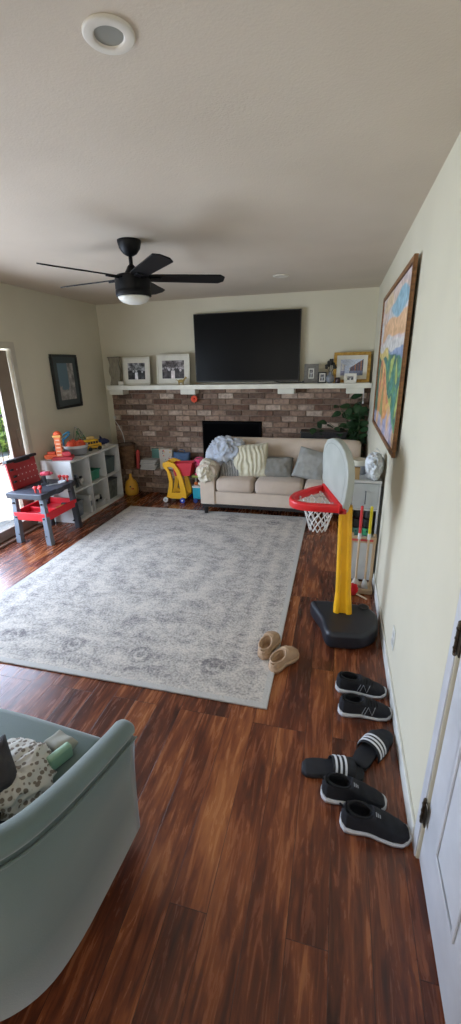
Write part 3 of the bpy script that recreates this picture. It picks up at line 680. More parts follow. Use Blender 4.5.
for v in o.data.vertices:
    k = max(0, 1 - (v.co.x / .2) ** 4) * max(0, 1 - (v.co.y / .2) ** 4)
    v.co.z += .009 * k * math.sin(v.co.x * 130 + 5 * noise.noise(v.co * 9)) * (1 if v.co.z > 0 else -1)
on_sofa(o, 'plump ruched cream throw pillow beside the grey pillow on the sofa', 'pillow'); place(o, (-.945, 4.62, .595), rx=math.radians(66), rz=.04, ry=-.08)
o = heap('fleece_blanket', mat('pale_blue_fleece', (184, 190, 198), .95, (174, 180, 190), 10, .3, 120, sheen=.4), (.235, .15, .185), seed=4.2, amp=.20, freq=3.4, n=56)
on_sofa(o, 'pale blue crumpled blanket piled over the left end of the sofa back', 'blanket'); place(o, (-1.25, 4.68, .67), rz=.2, ry=-.2)
o = heap('knitted_throw', mat('cream_knit', (222, 214, 194), .95, (212, 204, 182), 14, .6, 60, sheen=.4), (.115, .20, .14), seed=9.1, amp=.14, freq=5, n=48)
on_sofa(o, 'fluffy cream throw draped over the left arm of the sofa', 'throw'); place(o, (-1.415, 4.46, .50), rz=.05)

# ------------------------------------------------------------------ sage armchair
SAGE = mat('sage_velvet', (100, 118, 114), .75, (93, 111, 107), 3, .12, 300, sheen=.5)
SAGE2 = mat('sage_velvet_dark', (96, 114, 108), .75, sheen=.5)
ac = thing('armchair', 'sage green velvet loveseat with curved back at the lower left', 'armchair', (-1.35, .60, 0))
def half():
    base = [(-.615, .905), (-.628, .72), (-.642, .58), (-.668, .48), (-.72, .41), (-.80, .36), (-.95, .31), (-1.15, .28), (-1.36, .27)]
    P = []
    for i in range(len(base) - 1):
        for k in range(4):
            t = k / 4; p0 = base[max(i - 1, 0)]; p1 = base[i]; p2 = base[i + 1]; p3 = base[min(i + 2, len(base) - 1)]
            P.append(tuple(.5 * ((2 * b) + (-a + c) * t + (2 * a - 5 * b + 4 * c - d) * t * t + (-a + 3 * b - 3 * c + d) * t ** 3) for a, b, c, d in zip(p0, p1, p2, p3)))
    return P + [base[-1]]
hp = half(); path = [(x + 1.36, y - .60) for x, y in hp]; path = path + [(-x, y) for x, y in path[-2::-1]]
def section(i):
    p = Vector(path[i]); a = Vector(path[max(i - 1, 0)]); b = Vector(path[min(i + 1, len(path) - 1)]); d = (b - a).normalized()
    nrm = Vector((-d.y, d.x))   # towards outside?
    c = Vector((0, .1)) - p
    if nrm.dot(c) > 0: nrm = -nrm
    y = p.y
    top = .565 + .15 * min(1, max(0, (.30 - y) / .55)) ** 1.1
    return p, nrm, top
s = MB(); rings = []; roll = []
for i in range(len(path)):
    p, n, top = section(i); fl = .028
    q = lambda o, z: (p.x + n.x * o, p.y + n.y * o, z)
    rings.append([q(0, .07), q(.006, .25), q(.014, .4), q(fl, top - .045), q(-.02, top - .03), q(-.04, top - .04), q(-.05, top - .10), q(-.06, .3), q(-.06, .07)])
s.loft(rings); s.build('shell', SAGE, ac, smooth='auto')
s = MB(); rings = []
for i in [None] + list(range(len(path))) + [None]:
    rings.append(i)
def rollring(i, k=1.0, off=0):
    p, n, top = section(i); d = Vector((-n.y, n.x)); R_ = []
    for j in range(18):
        t = 2 * PI * j / 18; o = -.006 + math.cos(t) * .038 * k; z = top - .020 + math.sin(t) * .028 * k
        R_.append((p.x + n.x * o + off * 0, p.y + n.y * o + off, z))
    return R_
L_ = len(path) - 1
rr = [rollring(0, .35, .018), rollring(0, .8, .012)] + [rollring(i) for i in range(len(path))] + [rollring(L_, .8, .012), rollring(L_, .35, .018)]
s = MB(); s.loft(rr); s.build('padded_rim', SAGE, ac, smooth=True)
s = MB(); s.tube([(p.x + n.x * .034, p.y + n.y * .034, top - .046) for p, n, top in [section(i) for i in range(len(path))]], .004, 6); s.build('piping', SAGE2, ac, smooth=True)
s = MB(); poly = [(.655, .33), (.3, .36), (0, .37), (-.3, .36), (-.655, .33), (-.62, -.05), (-.5, -.2), (-.2, -.24), (.2, -.24), (.5, -.2), (.62, -.05)]
s.prism(poly, .28, .465, bev=.035); s.build('seat_cushion', SAGE, ac, smooth=True)
s = MB(); s.prism([(x * .99, y * .97) for x, y in poly], .12, .279, bev=.01); s.build('seat_base', SAGE, ac, smooth='auto')
for (x, y) in ((.60, .22), (-.60, .22), (.45, -.2), (-.45, -.2)):
    s = MB(); s.cyl((x, y, 0), (x, y, .125), .014, .022, 12); s.build('leg', DARKW, ac)
LEO = spot_mat('leopard_cloth', (206, 204, 196), (128, 118, 106), 58, .36)
o = heap('spotted_blanket', LEO, (.115, .125, .055), seed=2.3, amp=.12, freq=4, n=48); tag(o, 'white blanket with grey-brown spots heaped on the sage seat', 'blanket'); place(o, (-.88, .70, .50), rz=.5)
o = soft('throw_pillow', mat('charcoal_pillow', (66, 64, 66), .9, (54, 52, 54), 9, .4, 90), .30, .26, .15, seed=21, wr=.014); tag(o, 'dark charcoal throw pillow at the left edge of the sage seat', 'pillow'); place(o, (-.93, .585, .51), rx=math.radians(60), rz=math.radians(62))
o = MB().box(-.04, .04, -.014, .014, 0, .05, bev=.008).build('mint_case', mat('mint_plastic', (150, 188, 158), .5), smooth='auto'); tag(o, 'small mint green case tucked beside the spotted blanket', 'case'); place(o, (-.79, .80, .468), rz=1.15)
o = soft('folded_cloth', mat('stone_cloth', (164, 164, 152), .9), .10, .07, .04, seed=33); tag(o, 'small folded stone grey cloth lying behind the mint case on the sage seat', 'cloth'); place(o, (-.82, .845, .49), rz=-.3)

# ------------------------------------------------------------------ basketball hoop
bh = thing('basketball_hoop', 'toy basketball hoop with yellow post, grey backboard and red rim', 'basketball hoop', (.12, 2.5, 0))
BASEM = mat('hoop_base_plastic', (30, 33, 40), .42)
s = MB(); poly = [(-.205, -.02), (-.20, .03), (-.10, .045), (.08, .045), (.17, .015), (.215, -.05), (.22, -.14), (.195, -.23), (.12, -.305), (.02, -.33), (-.08, -.33), (-.115, -.27), (-.14, -.16)]
poly2 = []
n = len(poly)
for i in range(n):
    for k in range(4):
        t = k / 4; a, b, c, d = poly[i - 1], poly[i], poly[(i + 1) % n], poly[(i + 2) % n]
        poly2.append(tuple(.5 * ((2 * q) + (-p_ + r) * t + (2 * p_ - 5 * q + 4 * r - w) * t * t + (-p_ + 3 * q - 3 * r + w) * t ** 3) for p_, q, r, w in zip(a, b, c, d)))
s.prism(poly2, 0, .115, bev=.028); s.build('base', BASEM, bh, smooth='auto')
s = MB(); s.lathe([(.030, .1152), (.036, .120), (.028, .119), (.0, .1160)], (.135, .0, 0), 20, cap=False); s.build('filler_cap', mat('cap_black', (8, 8, 10), .3), bh, smooth=True)
YEL = mat('hoop_yellow', (236, 176, 22), .42)
def postring(z, w, d, cx, cy):
    c = .25; P = [(-1, -1 + c), (-1 + c, -1), (-.42, -1), (-.34, -.72), (.34, -.72), (.42, -1), (1 - c, -1), (1, -1 + c), (1, 1 - c), (1 - c, 1), (-1 + c, 1), (-1, 1 - c)]
    return [(cx + x * w, cy + y * d, z) for x, y in P]
s = MB(); s.loft([postring(.10, .060, .050, -.002, -.062), postring(.14, .058, .048, -.002, -.062), postring(.24, .049, .042, -.006, -.06), postring(.5, .044, .038, -.018, -.058), postring(.8, .040, .035, -.030, -.056), postring(.842, .040, .035, -.031, -.056)])
s.build('post', YEL, bh, bevel=.004, smooth='auto')
# backboard: plane along d from near to far
d2 = Vector((-.25, .968)); bc = Vector((-.084, .01))     # centre of board in plan (local)
Mb = Matrix(((d2.x, 0, -d2.y, bc.x - .028), (d2.y, 0, d2.x, bc.y - .007), (0, 1, 0, 0), (0, 0, 0, 1)))   # local x-> along board (far +), y-> up, z -> towards the rim
half_ = [(.215, .845), (.23, .86), (.27, .93), (.30, 1.02), (.302, 1.09), (.275, 1.15), (.20, 1.198), (.11, 1.222), (.03, 1.23)]
outl = half_ + [(-x, z) for x, z in half_[::-1]]
GRB = mat('backboard_grey', (176, 180, 172), .5)
s = MB(); s.prism(outl, -.036, .006, Mb, bev=.008); s.build('backboard', GRB, bh, smooth='auto')
s = MB()
lift = lambda pts, e: [((x) * e, 1.04 + (z - 1.04) * e) for x, z in pts]
o1, o2 = lift(outl, .86), lift(outl, .84)
for i in range(len(o1)):
    j = (i + 1) % len(o1); s.bm.faces.new([s.bm.verts.new(Mb @ Vector((q[0], q[1], .0072))) for q in (o1[i], o1[j], o2[j], o2[i])])
s.build('face_line', mat('board_line', (148, 152, 146), .6), bh)
RED = mat('rim_red', (224, 44, 48), .38)
# rim: D shape in plan
def RM_(u, w): u -= .24 * w; q = bc + d2 * u + Vector((-d2.y, d2.x)) * w * 1.13; return Vector((q.x, q.y, 0))
zr = .875; cp = []
for (u, w) in ((-.225, .012), (-.20, .05), (-.165, .12), (-.125, .19), (-.075, .24), (-.02, .258), (.03, .252), (.085, .22), (.135, .16), (.18, .09), (.215, .012)):
    cp.append(RM_(u, w) + Vector((0, 0, zr)))
dense = []
for i in range(len(cp) - 1):
    for k in range(4):
        t = k / 4; a, b, c, d = cp[max(i - 1, 0)], cp[i], cp[i + 1], cp[min(i + 2, len(cp) - 1)]
        dense.append(.5 * ((2 * b) + (-a + c) * t + (2 * a - 5 * b + 4 * c - d) * t * t + (-a + 3 * b - 3 * c + d) * t ** 3))
dense.append(cp[-1])
s = MB(); rings = []
for i, p in enumerate(dense):
    a = dense[max(i - 1, 0)]; b = dense[min(i + 1, len(dense) - 1)]; d = (b - a).normalized(); n_ = Vector((d.y, -d.x, 0))
    rings.append([tuple(p + n_ * x + Vector((0, 0, z))) for x, z in ((-.014, -.024), (.010, -.026), (.016, -.015), (.014, .018), (.004, .024), (-.012, .022), (-.017, .01))])
s.loft(rings)
s.loft([[tuple(RM_(u, w) + Vector((0, 0, zr + z))) for w, z in ((.006, -.03), (.045, -.026), (.045, .024), (.006, .03))] for u in (-.235, .225)])
s.build('rim', RED, bh, smooth='auto')
NET = mat('net_white', (222, 222, 220), .8)
s = MB(); ctr = RM_(.015, .10); NN = 12; LV = 6
def netp(k, l):
    a = 2 * PI * (k + .5 * (l % 2)) / NN; r = .115 - .062 * (l / LV) ** .8; return ctr + Vector((math.cos(a) * r, math.sin(a) * r * 1.1, zr - .015 - .195 * l / LV))
for l in range(LV):
    for k in range(NN):
        for dk in ((0, -1) if l % 2 == 0 else (0, 1)): s.tube([netp(k, l), netp(k + dk, l + 1)], .0036, 5)
s.build('net', NET, bh)
for k in range(8):
    a = 2 * PI * k / 8; s = MB(); q = ctr + Vector((math.cos(a) * .118, math.sin(a) * .13, zr - .004)); s.ball(q, .008, 6); s.build('net_hook', mat('hook_white', (230, 200, 200), .5), bh)

# ------------------------------------------------------------------ footwear
def shoe_half(u, W):    # half width along length 0 heel .. 1 toe
    pts = [(0, .0), (.02, .42), (.08, .72), (.2, .82), (.4, .78), (.6, .95), (.72, 1.0), (.85, .90), (.94, .66), (.985, .36), (1, 0)]
    for (a, b), (c, d) in zip(pts, pts[1:]):
        if u <= c: t = (u - a) / (c - a); t = t * t * (3 - 2 * t) if 0 < a < .9 else t ** (.6 if a == 0 else 1); return (b + (d - b) * t) * W
    return 0
def interp(pts, u):
    for (a, b), (c, d) in zip(pts, pts[1:]):
        if u <= c: t = (u - a) / (c - a); t = t * t * (3 - 2 * t); return b + (d - b) * t
    return pts[-1][1]
def sole_mesh(L, W, z0f, z1f, grow=1.0, N=36):
    s = MB(); rings = []
    for i in range(N + 1):
        u = .5 - .5 * math.cos(PI * i / N); w = max(shoe_half(u, W) * grow, .0015); x = (u - .5) * L * (1 + .04 * (grow - 1) * 20)
        cy = .008 * math.sin(u * PI * 1.2)
        z0, z1 = z0f(u), z1f(u)
        rings.append([(x, cy - w * .94, z0), (x, cy - w, (z0 + z1) / 2), (x, cy - w * .97, z1), (x, cy + w * .97, z1), (x, cy + w, (z0 + z1) / 2), (x, cy + w * .94, z0)])
    s.loft(rings); return s
def upper_mesh(L, W, hf, of, base, dip=.05, N=44, collar=.9):
    """closed-toe upper; of(u) = opening 0..1"""
    s = MB(); rings = []; inner = []
    for i in range(N + 1):
        u = .5 - .5 * math.cos(PI * i / N); w = max(shoe_half(u, W) * .93, .001); h = hf(u); o = of(u); x = (u - .5) * L * .975; cy = .008 * math.sin(u * PI * 1.2); b = base(u) - .004
        ring = []; K = 20
        for k in range(K + 1):
            t = k / K * 2 - 1; a = abs(t)    # -1 outer left .. 0 crown .. 1 outer right
            if a > .45:       # side wall up to the collar
                q = (a - .45) / .55; yy = w * (1 - .38 * (1 - q) ** 1.6) if o < .02 else w * (1 - (.38 - .10 * o) * (1 - q) ** 1.6); zz = b + (h - b) * (1 - q ** 1.9) * (1 if o > .02 else .97)
            else:
                q = a / .45; yc = w * (.62 + .10 * o); yy = yc * q ** (.9); top = h + .0 * q
                crown = h + (.10 * (h - b)) * (1 - q * q) * (1 - o)
                deep = b + dip + 0 * q; zz = crown * (1 - o) + o * (deep + (h - deep) * max(0, (q - .72) / .28) ** 1.2)
                if o > .3: yy = yc * (q if q > .72 else q)
            ring.append((x, cy + yy * (1 if t > 0 else -1), zz))
        rings.append(ring)
    s.loft(rings, closed=False, cap=False); return s
def sneaker(label, loc, rz, white_t=.022, L=.262, W=.047, kind='runner'):
    t = thing('sneaker', label, 'shoe', loc, rz)
    KB = mat('black_knit', (24, 26, 32), .85, (18, 20, 26), 30, .4, 260); WS = mat('white_sole', (206, 208, 210), .55)
    z0 = lambda u: .001 + .012 * max(0, (u - .8) / .2) ** 2 + .010 * max(0, (.1 - u) / .1) ** 2
    top = lambda u: z0(u) + (white_t + .010 * max(0, 1 - u * 2.2) + (.004 if u > .9 else 0))
    sole_mesh(L, W, z0, top, 1.0).build('sole', WS, t, smooth='auto')
    hf = lambda u: interp([(0, .074), (.04, .094), (.10, .098), (.2, .086), (.34, .084), (.46, .090), (.6, .072), (.8, .053), (.94, .044), (1, .03)], u)
    of = lambda u: interp([(0, 0), (.055, 0), (.12, 1), (.36, 1), (.47, 0), (1, 0)], u)
    up = upper_mesh(L, W, hf, of, top, .012).build('upper', KB, t, smooth=True)
    LN = mat('shoe_lining', (14, 14, 17), .9)
    s = MB(); s.tube([(-.5 * L + L * (.1 + .36 * (.5 - .5 * math.cos(a))), 0.006 + .68 * W * math.sin(a) * .86, .093 - .010 * math.sin(a / 2) ** 2) for a in [2 * PI * k / 28 for k in range(28)]], .0052, 8, closed=True); s.build('collar', LN, t, smooth=True)
    GREYM = mat('mark_grey', (168, 172, 178), .6)
    if kind == 'runner':
        lb = MB()
        for k in range(5):
            u = .5 + k * .055; x = (u - .5) * L; h = hf(u) + .006
            lb.tube([(x - .004, -.022, h - .006), (x, 0, h + .002), (x + .003, .024, h - .006)], .0026, 6)
        lb.build('laces', LN, t, smooth=True)
        s = MB()   # letter N on the outer side
        def sp(u, z): w = shoe_half(u, W) * .93; q = max(0, (hf(u) - z) / (hf(u) - .03)); return ((u - .5) * L, -(w * (1 - .38 * (1 - min(1, q) ** .53) ** 1.6)) + .0035, z)
        pts = [(.47, .034), (.53, .074), (.60, .034), (.66, .070)]
        Q = [sp(*p) for p in pts]; s.tube([Vector(q) + Vector((0, -.002, 0)) for q in Q], .0017, 6)
        pts = [(.42, .034), (.48, .074)]; Q = [sp(*p) for p in pts]; s.tube([Vector(q) + Vector((0, -.002, 0)) for q in Q], .0012, 6)
        s.build('side_letter', GREYM, t)
    else:
        s = MB()
        for k in range(3): s.box(.5 * L * -.02 + k * .007, .5 * L * -.02 + k * .007 + .004, -.012 + .002 * k, .004, 0, .0015)
        for v in s.bm.verts: v.co.z += hf(.5 + v.co.x / L) + .0068
        s.build('tongue_mark', GREYM, t)
        s = MB(); s.tube([(-.5 * L + .012, 0, .09), (-.5 * L - .004, 0, .108), (-.5 * L + .006, 0, .10)], .004, 6); s.build('pull_tab', LN, t)
    return t
sneaker('black running shoe with letter N on its side, nearer of the upper pair', (.228, 1.695, 0), math.radians(8), L=.262, W=.049)
sneaker('black running shoe behind its mate, farthest from the camera by the right wall', (.215, 1.845, 0), math.radians(3), L=.262, W=.049)
sneaker('black knit slip-on sneaker touching the striped slide', (.160, 1.235, 0), math.radians(3), L=.255, W=.048, kind='slip')
sneaker('black knit slip-on sneaker nearest the camera beside the right wall', (.235, 1.135, 0), math.radians(1), L=.255, W=.050, kind='slip')
def slide(label, loc, rz, L=.262, W=.048, sh=0):
    t = thing('slide_sandal', label, 'sandal', loc, rz, None)
    K = mat('slide_black', (26, 28, 34), .7, (20, 22, 27), 40, .3, 200)
    sole_mesh(L, W, lambda u: .001, lambda u: .026 + .006 * (1 - u), 1.0).build('sole', K, t, smooth='auto')
    # strap: arch across the front half
    s = MB(); rings = []
    def SP(u, a, off=0): w = .048 * 1.0 + .003 + off; x = (u + sh - .5) * L; return (x + .012 * math.sin(a), .004 + math.cos(a) * w, .008 + max(0, math.sin(a)) ** .75 * (.052 + off + .010 * (.8 - u)))
    for k in range(25):
        a = PI * k / 24
        rings.append([SP(.50, a), SP(.50, a, .004), SP(.68, a, .006), SP(.86, a, .004), SP(.86, a), SP(.68, a, .001)])
    s.loft(rings); st = s.build('strap', K, t, smooth='auto')
    for c in (.56, .635, .71):
        s = MB(); s.loft([[SP(c - .017, PI * k / 24, .0052), SP(c - .017, PI * k / 24, .0072), SP(c + .017, PI * k / 24, .0076), SP(c + .017, PI * k / 24, .0056)] for k in range(1, 24)])
        s.build('stripe', mat('stripe_white', (222, 224, 226), .6), st)
    return t
slide('black slide sandal with three white stripes, left one lying crosswise', (.078, 1.335, 0), math.radians(8), sh=-.05)
slide('black slide sandal with three white stripes, right one touching the wall side', (.255, 1.485, 0), math.radians(56), sh=-.17)
def clog(label, loc, rz, L=.228, W=.050):
    t = thing('clog', label, 'shoe', loc, rz, None)
    K = mat('tan_foam', (182, 152, 122), .75, (172, 142, 112), 20, .1, 60)
    z0 = lambda u: .001 + .012 * max(0, (u - .8) / .2) ** 2; top = lambda u: .030 + .004 * (1 - u)
    sole_mesh(L, W * 1.03, z0, top, 1.0).build('sole', K, t, smooth='auto')
    hf = lambda u: interp([(0, .056), (.06, .068), (.25, .070), (.42, .078), (.56, .092), (.7, .084), (.86, .068), (.95, .052), (1, .034)], u)
    of = lambda u: interp([(0, 0), (.04, .2), (.10, 1), (.44, 1), (.56, .0), (1, 0)], u)
    upper_mesh(L, W, hf, of, top, -.012).build('upper', K, t, smooth=True)
    s = MB(); s.tube([((.05 - .5) * L + .0 + L * .49 * (.5 - .5 * math.cos(a)), 0.006 + .72 * W * math.sin(a), .067 + .022 * (.5 - .5 * math.cos(a)) ** 2.2) for a in [2 * PI * k / 28 for k in range(28)]], .0058, 8, closed=True); s.build('opening_rim', K, t, smooth=True)
    return t
clog('tan foam clog on the rug corner edge, left of the pair', (-.312, 2.075, .012), math.radians(78))
clog('tan foam clog on the bare floor, right of the pair', (-.208, 1.975, .001), math.radians(58))

# ------------------------------------------------------------------ tool bench by the sliding door
BR_ = mat('toy_red', (178, 44, 42), .45); DGP = mat('bench_charcoal', (58, 62, 70), .5); LGP = mat('bench_leg_grey', (120, 128, 138), .5)
tb = thing('toy_workbench', 'toy workbench with red pegboard, dark top and grey legs beside the sliding door', 'workbench', (-2.875, 3.44, 0)); tb.scale = (.96, .92, 1)
s = MB(); s.prism([(-.22, -.30), (.20, -.30), (.22, -.20), (.20, -.19), (.20, -.06), (.22, -.05), (.22, .05), (.20, .06), (.20, .19), (.22, .2), (.20, .30), (-.22, .30)], .475, .53, bev=.008); s.build('bench_top', DGP, tb, smooth='auto')
for sx_ in (-1, 1):
    for sy_ in (-1, 1):
        s = MB(); M_ = [[((.165 + f * .02) * sx_ + a * (w), (.245 + f * .02) * sy_ + b * (w), z) for a, b in ((-1, -1), (1, -1), (1, 1), (-1, 1))] for z, f, w in ((.0, 1, .03), (.04, .95, .03), (.47, 0, .025))]
        s.loft(M_); lg = s.build('leg', LGP if (sy_ < 0) else DGP, tb, bevel=.004)
        for z in (.09, .27, .42): 
            q = MB(); q.box(.165 * sx_ - .01 + .006 * (1 - z), .165 * sx_ + .012, .245 * sy_ - .048, .245 * sy_ - .022, z, z + .012); q.build('bolt_recess', BLACKP, lg)
s = MB(); s.box(-.19, .19, -.27, .27, .25, .262); s.box(-.20, -.185, -.27, .27, .25, .33); s.box(.185, .20, -.27, .27, .25, .33); s.box(-.185, .185, -.28, -.265, .25, .33); s.box(-.185, .185, .265, .28, .25, .33); s.box(-.185, .185, -.03, -.02, .262, .31)
s.build('tray', mat('tray_red', (226, 40, 52), .4), tb, bevel=.004)
PM = T((-.195, 0, .53), ry=math.radians(-7))
s = MB(); s.prism([(-.21, 0), (.22, 0), (.225, .28), (-.215, .28)], -.012, .012, PM @ Matrix(((0, 0, 1, 0), (1, 0, 0, 0), (0, 1, 0, 0), (0, 0, 0, 1))), bev=.005); pb = s.build('pegboard', BR_, tb, smooth='auto')
s = MB(); s.box(-.02, .04, -.225, .235, .27, .30, PM, bev=.008); s.box(.015, .048, -.11, .11, .255, .295, PM, bev=.006); s.build('pegboard_cap', BLACKP, tb, smooth='auto')
for r_i in range(3):
    for c_i in range(6):
        s = MB(); s.cyl(PM @ Vector((.0125, -.09 + c_i * .06, .07 + r_i * .06)), PM @ Vector((.0135, -.09 + c_i * .06, .07 + r_i * .06)), .007, n=8); s.build('peg_hole', mat('peg_hole_pale', (226, 206, 196), .6), pb)
for (y, z) in ((-.17, .19), (-.15, .12), (-.17, .07)):
    s = MB(); s.box(.0125, .03, y - .02, y + .02, z, z + .02, PM, bev=.003); s.build('tool_clip', BLACKP, pb)
SCR = mat('screw_red', (214, 66, 60), .45)
proto = None
for k, (x, y) in enumerate(((.10, -.24), (.13, -.20), (.16, -.24), (.06, .24), (.11, .25), (.16, .24))):
    lab = 'one of three toy screws at the near corner of the workbench' if k < 3 else 'one of three toy screws at the far end of the workbench'
    if proto is None:
        proto = thing('toy_screw', lab, 'toy screw', (0, 0, 0)); s = MB(); s.lathe([(.017, .04), (.02, .046), (.02, .058), (.013, .066), (0, .066)], n=12); s.build('head', SCR, proto, smooth='auto')
        s = MB(); s.cyl((0, 0, 0), (0, 0, .042), .009, n=10); s.build('shank', SCR, proto); o = proto
    else: o = copy_tree(proto)
    o.location = (-2.875 + x * .9, 3.44 + y * .9, .53); o['label'] = lab.replace('one of three toy screws', 'red toy screws'); o['group'] = 'red screws at the near corner of the bench' if k < 3 else 'red screws at the far end of the bench'
    o['label'] = ('red toy screw standing at the near corner of the workbench top' if k < 3 else 'red toy screw standing at the far end of the workbench top')
dr = thing('toy_drill', 'pink and dark toy drill standing on the workbench before the pegboard', 'toy drill', (-2.86, 3.50, .53), .4)
s = MB(); s.cyl((-.05, 0, .12), (.045, 0, .12), .022, n=14); s.cyl((.045, 0, .12), (.07, 0, .12), .018, .008, 12); s.build('drill_body', mat('toy_pink_red', (206, 70, 88), .4), dr, smooth='auto')
s = MB(); s.box(-.04, -.008, -.013, .013, .02, .11, bev=.006); s.box(-.055, .01, -.02, .02, 0, .025, bev=.005); s.build('grip', BLACKP, dr, smooth='auto')
sv = thing('toy_saw', 'pale silver toy saw lying on the dark workbench top', 'toy saw', (-2.79, 3.53, .532), 1.0)
s = MB(); s.prism([(-.09, -.012), (.05, -.022), (.05, .02), (-.09, .012)], 0, .006); s.build('blade', mat('toy_silver', (188, 190, 190), .3, metal=.5), sv)
s = MB(); s.tube([(.04, -.02, .012), (.09, -.03, .014), (.11, .0, .014), (.09, .03, .014), (.04, .022, .012)], .010, 8); s.build('handle', mat('toy_pale_grey', (196, 196, 196), .5), sv, smooth=True)
for k, (x, y, c, nm, lb) in enumerate(((-.05, -.12, (200, 200, 204), 'toy_wrench', 'pale toy wrench lying in the red tray of the workbench'), (.06, .14, (206, 188, 60), 'toy_hammer', 'small yellow toy hammer lying in the far part of the red tray'))):
    t = thing(nm, lb, 'toy tool', (-2.875 + x, 3.44 + y, .263), .6 + k)
    m_ = mat(nm + '_plastic', c, .5); s = MB(); s.box(-.07, .07, -.009, .009, 0, .014, bev=.004); s.build('handle', m_, t)
    s = MB(); s.box(.055, .085, -.03, .03, 0, .024, bev=.006); s.build('head', m_ if k == 0 else BLACKP, t)

# ------------------------------------------------------------------ cube shelf
SW = mat('shelf_white', (214, 214, 210), .45)
CX0, CX1, CY0, CY1, CZ = -3.132, -2.755, 3.775, 4.83, .715
cs = thing('cube_shelf', 'white two-row cube shelf with six cubbies against the left wall', 'shelf', ((CX0 + CX1) / 2, (CY0 + CY1) / 2, 0))
hx, hy = (CX1 - CX0) / 2, (CY1 - CY0) / 2; t_ = .018
s = MB(); s.box(-hx, hx, -hy, hy, CZ - .022, CZ); s.build('top_panel', SW, cs, bevel=.002)
s = MB(); s.box(-hx, hx, -hy, hy, .0, .03); s.build('bottom_panel', SW, cs, bevel=.002)
for y in (-hy, hy - t_): s = MB(); s.box(-hx, hx, y, y + t_, .03, CZ - .022); s.build('side_panel', SW, cs, bevel=.002)
cell = (2 * hy - t_) / 3
for k in (1, 2): s = MB(); y = -hy + k * cell; s.box(-hx + .006, hx - .003, y, y + t_, .03, CZ - .022); s.build('divider', SW, cs, bevel=.002)
for k in range(3): s = MB(); y = -hy + k * cell + t_; s.box(-hx + .006, hx - .003, y, y + cell - t_, .355, .371); s.build('shelf_board', SW, cs, bevel=.002)
s = MB(); s.box(-hx, -hx + .005, -hy + t_, hy - t_, .03, CZ - .022); s.build('back_panel', SW, cs)
cyc = lambda k: CY0 + t_ + (k + .5) * cell - .005
ZU, ZL, ZT = .371, .03, CZ
def bin_(name, label, loc, w, d, h, m, rz=0, lid=None):
    t = thing(name, label, 'bin', loc, rz); s = MB()
    r1 = [(-w * .44, -d * .44, 0), (w * .44, -d * .44, 0), (w * .44, d * .44, 0), (-w * .44, d * .44, 0)]; r2 = [(-w / 2, -d / 2, h), (w / 2, -d / 2, h), (w / 2, d / 2, h), (-w / 2, d / 2, h)]; r3 = [(x * .93, y * .93, h) for x, y, _ in r2]; r4 = [(x * .9, y * .9, .006) for x, y, _ in r1]
    s.loft([r1, r2, r3, r4]); s.build('tub', m, t, bevel=.003)
    if lid: s = MB(); s.box(-w / 2 - .004, w / 2 + .004, -d / 2 - .004, d / 2 + .004, h, h + .014, bev=.004); s.build('lid', lid, t)
    else: s = MB(); s.box(-w / 2 - .006, w / 2 + .006, -d / 2 - .006, -d / 2 + .0, h - .012, h); s.box(-w / 2 - .006, w / 2 + .006, d / 2, d / 2 + .006, h - .012, h); s.box(w / 2, w / 2 + .006, -d / 2, d / 2, h - .012, h); s.box(-w / 2 - .006, -w / 2, -d / 2, d / 2, h - .012, h); s.build('rim', m, t)
    return t
TEAL = mat('teal_green_plastic', (52, 128, 104), .5)
bin_('toy_bin', 'teal green bin in the upper middle cubby', (-2.93, cyc(1), ZU), .24, .22, .12, TEAL)
bin_('toy_bin', 'dark grey-green lidded box in the upper right cubby', (-2.92, cyc(2), ZU), .24, .24, .19, mat('smoky_bin', (84, 100, 98), .5), lid=mat('smoky_lid', (58, 74, 76), .5))
bin_('toy_bin', 'tall murky grey lidded bin in the lower right cubby', (-2.92, cyc(2) - .0, ZL), .24, .25, .24, mat('clear_grey_bin', (112, 120, 112), .4, (70, 80, 78), 18), lid=mat('grey_lid', (70, 78, 78), .5))
bin_('toy_bin', 'cloudy grey bin in the lower left cubby', (-2.93, cyc(0) - .04, ZL), .22, .15, .19, mat('cloudy_bin', (142, 148, 152), .4, (96, 104, 112), 16))
bx = thing('toy_case', 'narrow white upright case beside the cloudy grey bin in the lower left cubby', 'case', (-2.86, cyc(0) + .105, ZL)); s = MB(); s.box(-.1, .1, -.02, .02, 0, .22, bev=.005); s.build('case_shell', SW, bx); s = MB(); s.box(.1, .104, -.012, .012, .09, .15); s.build('latch', LGP, bx)
bin_('toy_bin', 'low white tray in the lower middle cubby', (-2.90, cyc(1), ZL), .26, .20, .07, SW)
cc = thing('toy_truck', 'small dark grey and white toy truck on the low tray, lower middle cubby', 'toy truck', (-2.84, cyc(1), ZL + .072), PI / 2)
s = MB(); s.box(-.07, .03, -.03, .03, .02, .075, bev=.006); s.build('truck_box', mat('truck_white', (206, 206, 200), .5), cc); s = MB(); s.box(.032, .075, -.028, .028, .018, .06, bev=.008); s.build('cab', DGP, cc)
for x in (-.045, .05):
    for y in (-.03, .03): s = MB(); s.cyl((x, y - .006, .018), (x, y + .006, .018), .018, n=14); s.build('wheel', BLACKP, cc)
